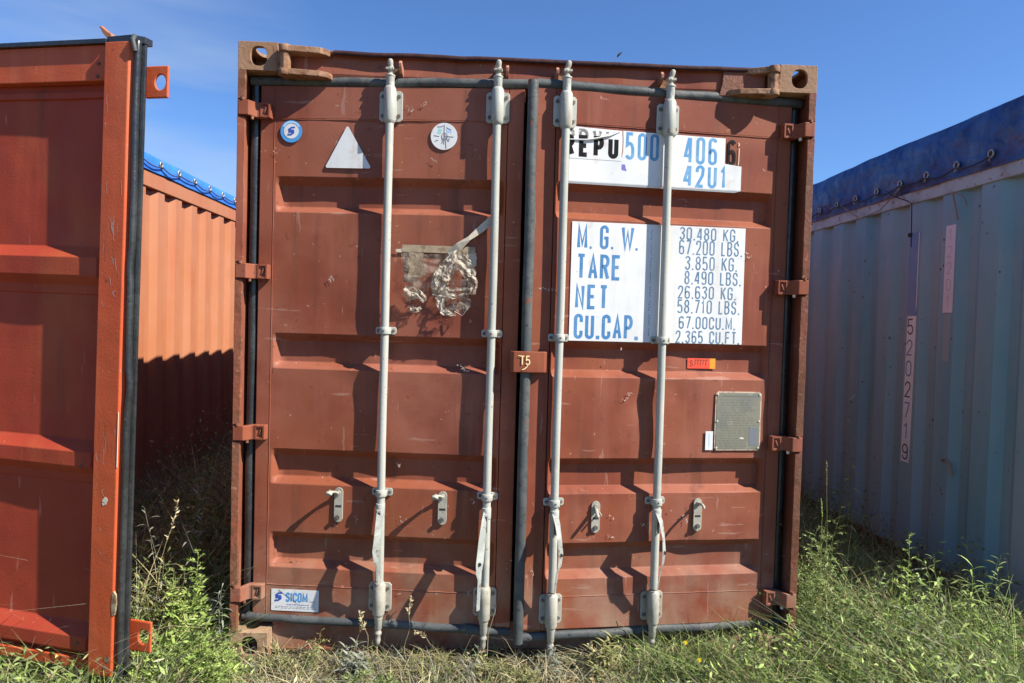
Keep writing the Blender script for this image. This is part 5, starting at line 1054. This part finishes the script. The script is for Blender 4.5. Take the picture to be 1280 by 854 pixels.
extra = [('feathery', 1.30, .06, .44, 'green', 5, 'tangled green weed hugging the foot of the right corner post'), ('lance', 1.52, -.02, .40, 'green', 5, 'narrow leaved weed between the corner post and the upright feathery weed'), ('feathery', 1.86, -.02, .36, 'lime', 5, 'light bushy weed between the two tallest sunlit weeds on the right'),
 ('lance', 1.70, -.20, .30, 'grey', 6, 'greyish narrow leaved weed low in front on the right'), ('feathery', 2.10, -.10, .40, 'green', 6, 'green bushy weed at the far right edge'), ('feathery', 1.24, -.30, .26, 'lime', 7, 'lush pale green weed in front of the right corner post'),
 ('lance', 2.15, .12, .44, 'green', 4, 'weed close under the teal wall at the right edge'), ('feathery', 1.46, .32, .50, 'green', 5, 'half shaded weed behind the right corner post'), ('lance', -1.46, -.02, .40, 'olive', 5, 'dry olive weed at the foot of the black rubber edge'),
 ('feathery', -1.30, -.14, .26, 'lime', 6, 'fresh green weed between the lower lug and the corner casting'), ('lance', -1.52, .20, .58, 'grey', 4, 'faded grey weed half in shade behind the red door edge'), ('feathery', .60, -.20, .15, 'green', 7, 'low green weed between the two right locking bars'),
 ('lance', .36, -.14, .17, 'olive', 6, 'olive weed under the right door, near the third locking bar'), ('feathery', 1.62, -.12, .40, 'green', 6, 'dense green weed at the base of the upright feathery weed'), ('lance', 2.02, .10, .46, 'green', 5, 'shaded narrow leaved weed left of the right edge of the picture'), ('feathery', 1.36, .18, .52, 'green', 6, 'tall half shaded weed just behind the lowest right hinge'), ('feathery', -.05, -.24, .12, 'olive', 8, 'low olive weed in front of the middle rubber strip'), ('feathery', -.62, -.26, .12, 'green', 7, 'low green weed at the bottom edge under the maker sticker'), ('feathery', -1.42, .30, .62, 'green', 7, 'dark green shaded weed behind the bright feathery weed'), ('lance', -1.62, .45, .70, 'green', 6, 'dark weed deep in the left gap next to the rubber edge'),
 ('lance', -.66, -.16, .16, 'grey', 6, 'grey dry weed under the maker sticker'), ('lance', -1.75, -.40, .16, 'green', 6, 'green weed under the bottom edge of the red door')]
for i, (kd, x, y, h, pal, ns, lab) in enumerate(extra):
    t = plant('weed', lab, 'weed', x, y)
    if kd == 'feathery': feathery(t, h * (1.25 if abs(x) > 1.1 else 1.1), 60 + i, pal, stalks=ns + 3, spread=.32, leaf=.085, dens=22, lean=.30, start=.08)
    else: lance(t, h * (1.25 if abs(x) > 1.1 else 1.1), 60 + i, pal, .085, 24, .22, ns + 2, .17, .06)
SG = 'dry grass stalks around the containers'
sl = [('dry arching grass stalk beside the black rubber door edge', -1.50, .02, .78, .1, .15, .9, 'spikelets', .16, 'straw'),
 ('upright pale dry grass stalk close to the black rubber edge', -1.52, -.06, .74, 1.2, .05, .15, 'spikelets', .2, 'straw'),
 ('leaning dry stalk behind the bright feathery weed', -1.44, .05, .60, .3, .30, .5, 'spikelets', .14, 'grey'),
 ('short bent dry stalk before the left gap', -1.38, .10, .52, .2, .4, .6, 'spikelets', .12, 'straw'),
 ('slim green stalk with a pale cylindrical head at the right post', 1.345, .03, .76, 2.9, .02, .0, 'spike', .08, 'lime'),
 ('taller slim stalk with a grassy head behind the right post', 1.42, .12, .92, 1.4, .04, .05, 'spike', .12, 'olive'),
 ('arching stalk with nodding head in the right gap', 1.52, .10, .62, .2, .10, .6, 'spike', .08, 'grey'),
 ('low curved stalk pointing right across the teal wall foot', 1.86, .10, .46, .1, .30, .7, 'spike', .07, 'grey'),
 ('stiff grey stalk left of the upright feathery weed', 1.50, .08, .45, 0, .15, .2, 'spike', .06, 'grey'),
 ('thin stalk right of the upright feathery weed', 1.80, .05, .42, .4, .10, .2, 'spikelets', .10, 'olive'),
 ('brownish dry stalk under the first locking bar, left one', -.60, -.06, .28, 2.8, .15, .1, 'spikelets', .06, 'straw'),
 ('tallest brown dry stalk near the first locking bar', -.47, -.05, .34, .4, .02, .05, 'spikelets', .08, 'straw'),
 ('dry stalk with nodding tip right of the first locking bar', -.30, -.05, .25, 3.0, .1, .5, 'spikelets', .06, 'straw'),
 ('thin straw rising before the left door towards its second locking bar', -.14, -.08, .52, .5, .12, .1, 'spikelets', .08, 'straw'),
 ('bent pale straw left of the second locking bar foot', -.27, -.10, .22, 0, .3, .1, 'none', .06, 'straw'),
 ('curved pale stalk right of the corner casting', -.86, -.10, .22, 0, .05, .9, 'none', .06, 'grey'),
 ('pale flattened straw under the third locking bar', .05, -.14, .20, 2.6, .5, .2, 'none', .05, 'straw'),
 ('dry straw between the third and fourth locking bars', .42, -.10, .18, 3.4, .6, .1, 'spikelets', .05, 'straw'),
 ('pale thin stalk crossing low in front of the right weeds', 1.55, -.20, .26, 3.0, .8, .3, 'none', .05, 'grey'),
 ('dry stalk standing left of the first locking bar', -.70, -.04, .24, .2, .05, .2, 'spikelets', .05, 'straw')]
for i, (lab, x, y, h, an, le, dr, hd_, hl, kd) in enumerate(sl):
    t = plant('grass_stalk', lab, 'grass stalk', x, y, SG); stalk(t, h, an, le, dr, 40 + i, kd, hd_, hl)
# yellow flowers
for i, (x, y, z, lab) in enumerate(((.640, -.30, .238, 'yellow flower just right of the rightmost locking bar foot'), (.690, -.32, .180, 'smaller yellow flower just below the other yellow flower'))):
    t = thing('yellow_flower', lab, 'flower', (x, y, 0), 'yellow flowers in the grass')
    mb = MB()
    for k in range(16):
        a = k * .3927 * 1.0; r = .0105 if k % 2 else .0085; ca, sa = math.cos(a), math.sin(a); mb.add([(0, -.002, z), (r * .6 * ca - .002 * sa, -.005, z + r * .6 * sa + .002 * ca), (r * ca, -.006, z + r * sa), (r * .6 * ca + .002 * sa, -.005, z + r * .6 * sa - .002 * ca)], [(0, 1, 2, 3)], PETAL)
    mb.tube([(0, -.003, z), (0, -.007, z)], .003, PETAL, n=8); mb.obj('petals', t, recalc=False); stems([[(0, .002, 0), (.003, .002, z * .6), (0, 0, z)]], .0012, PK['green'][0], 'stem', t)
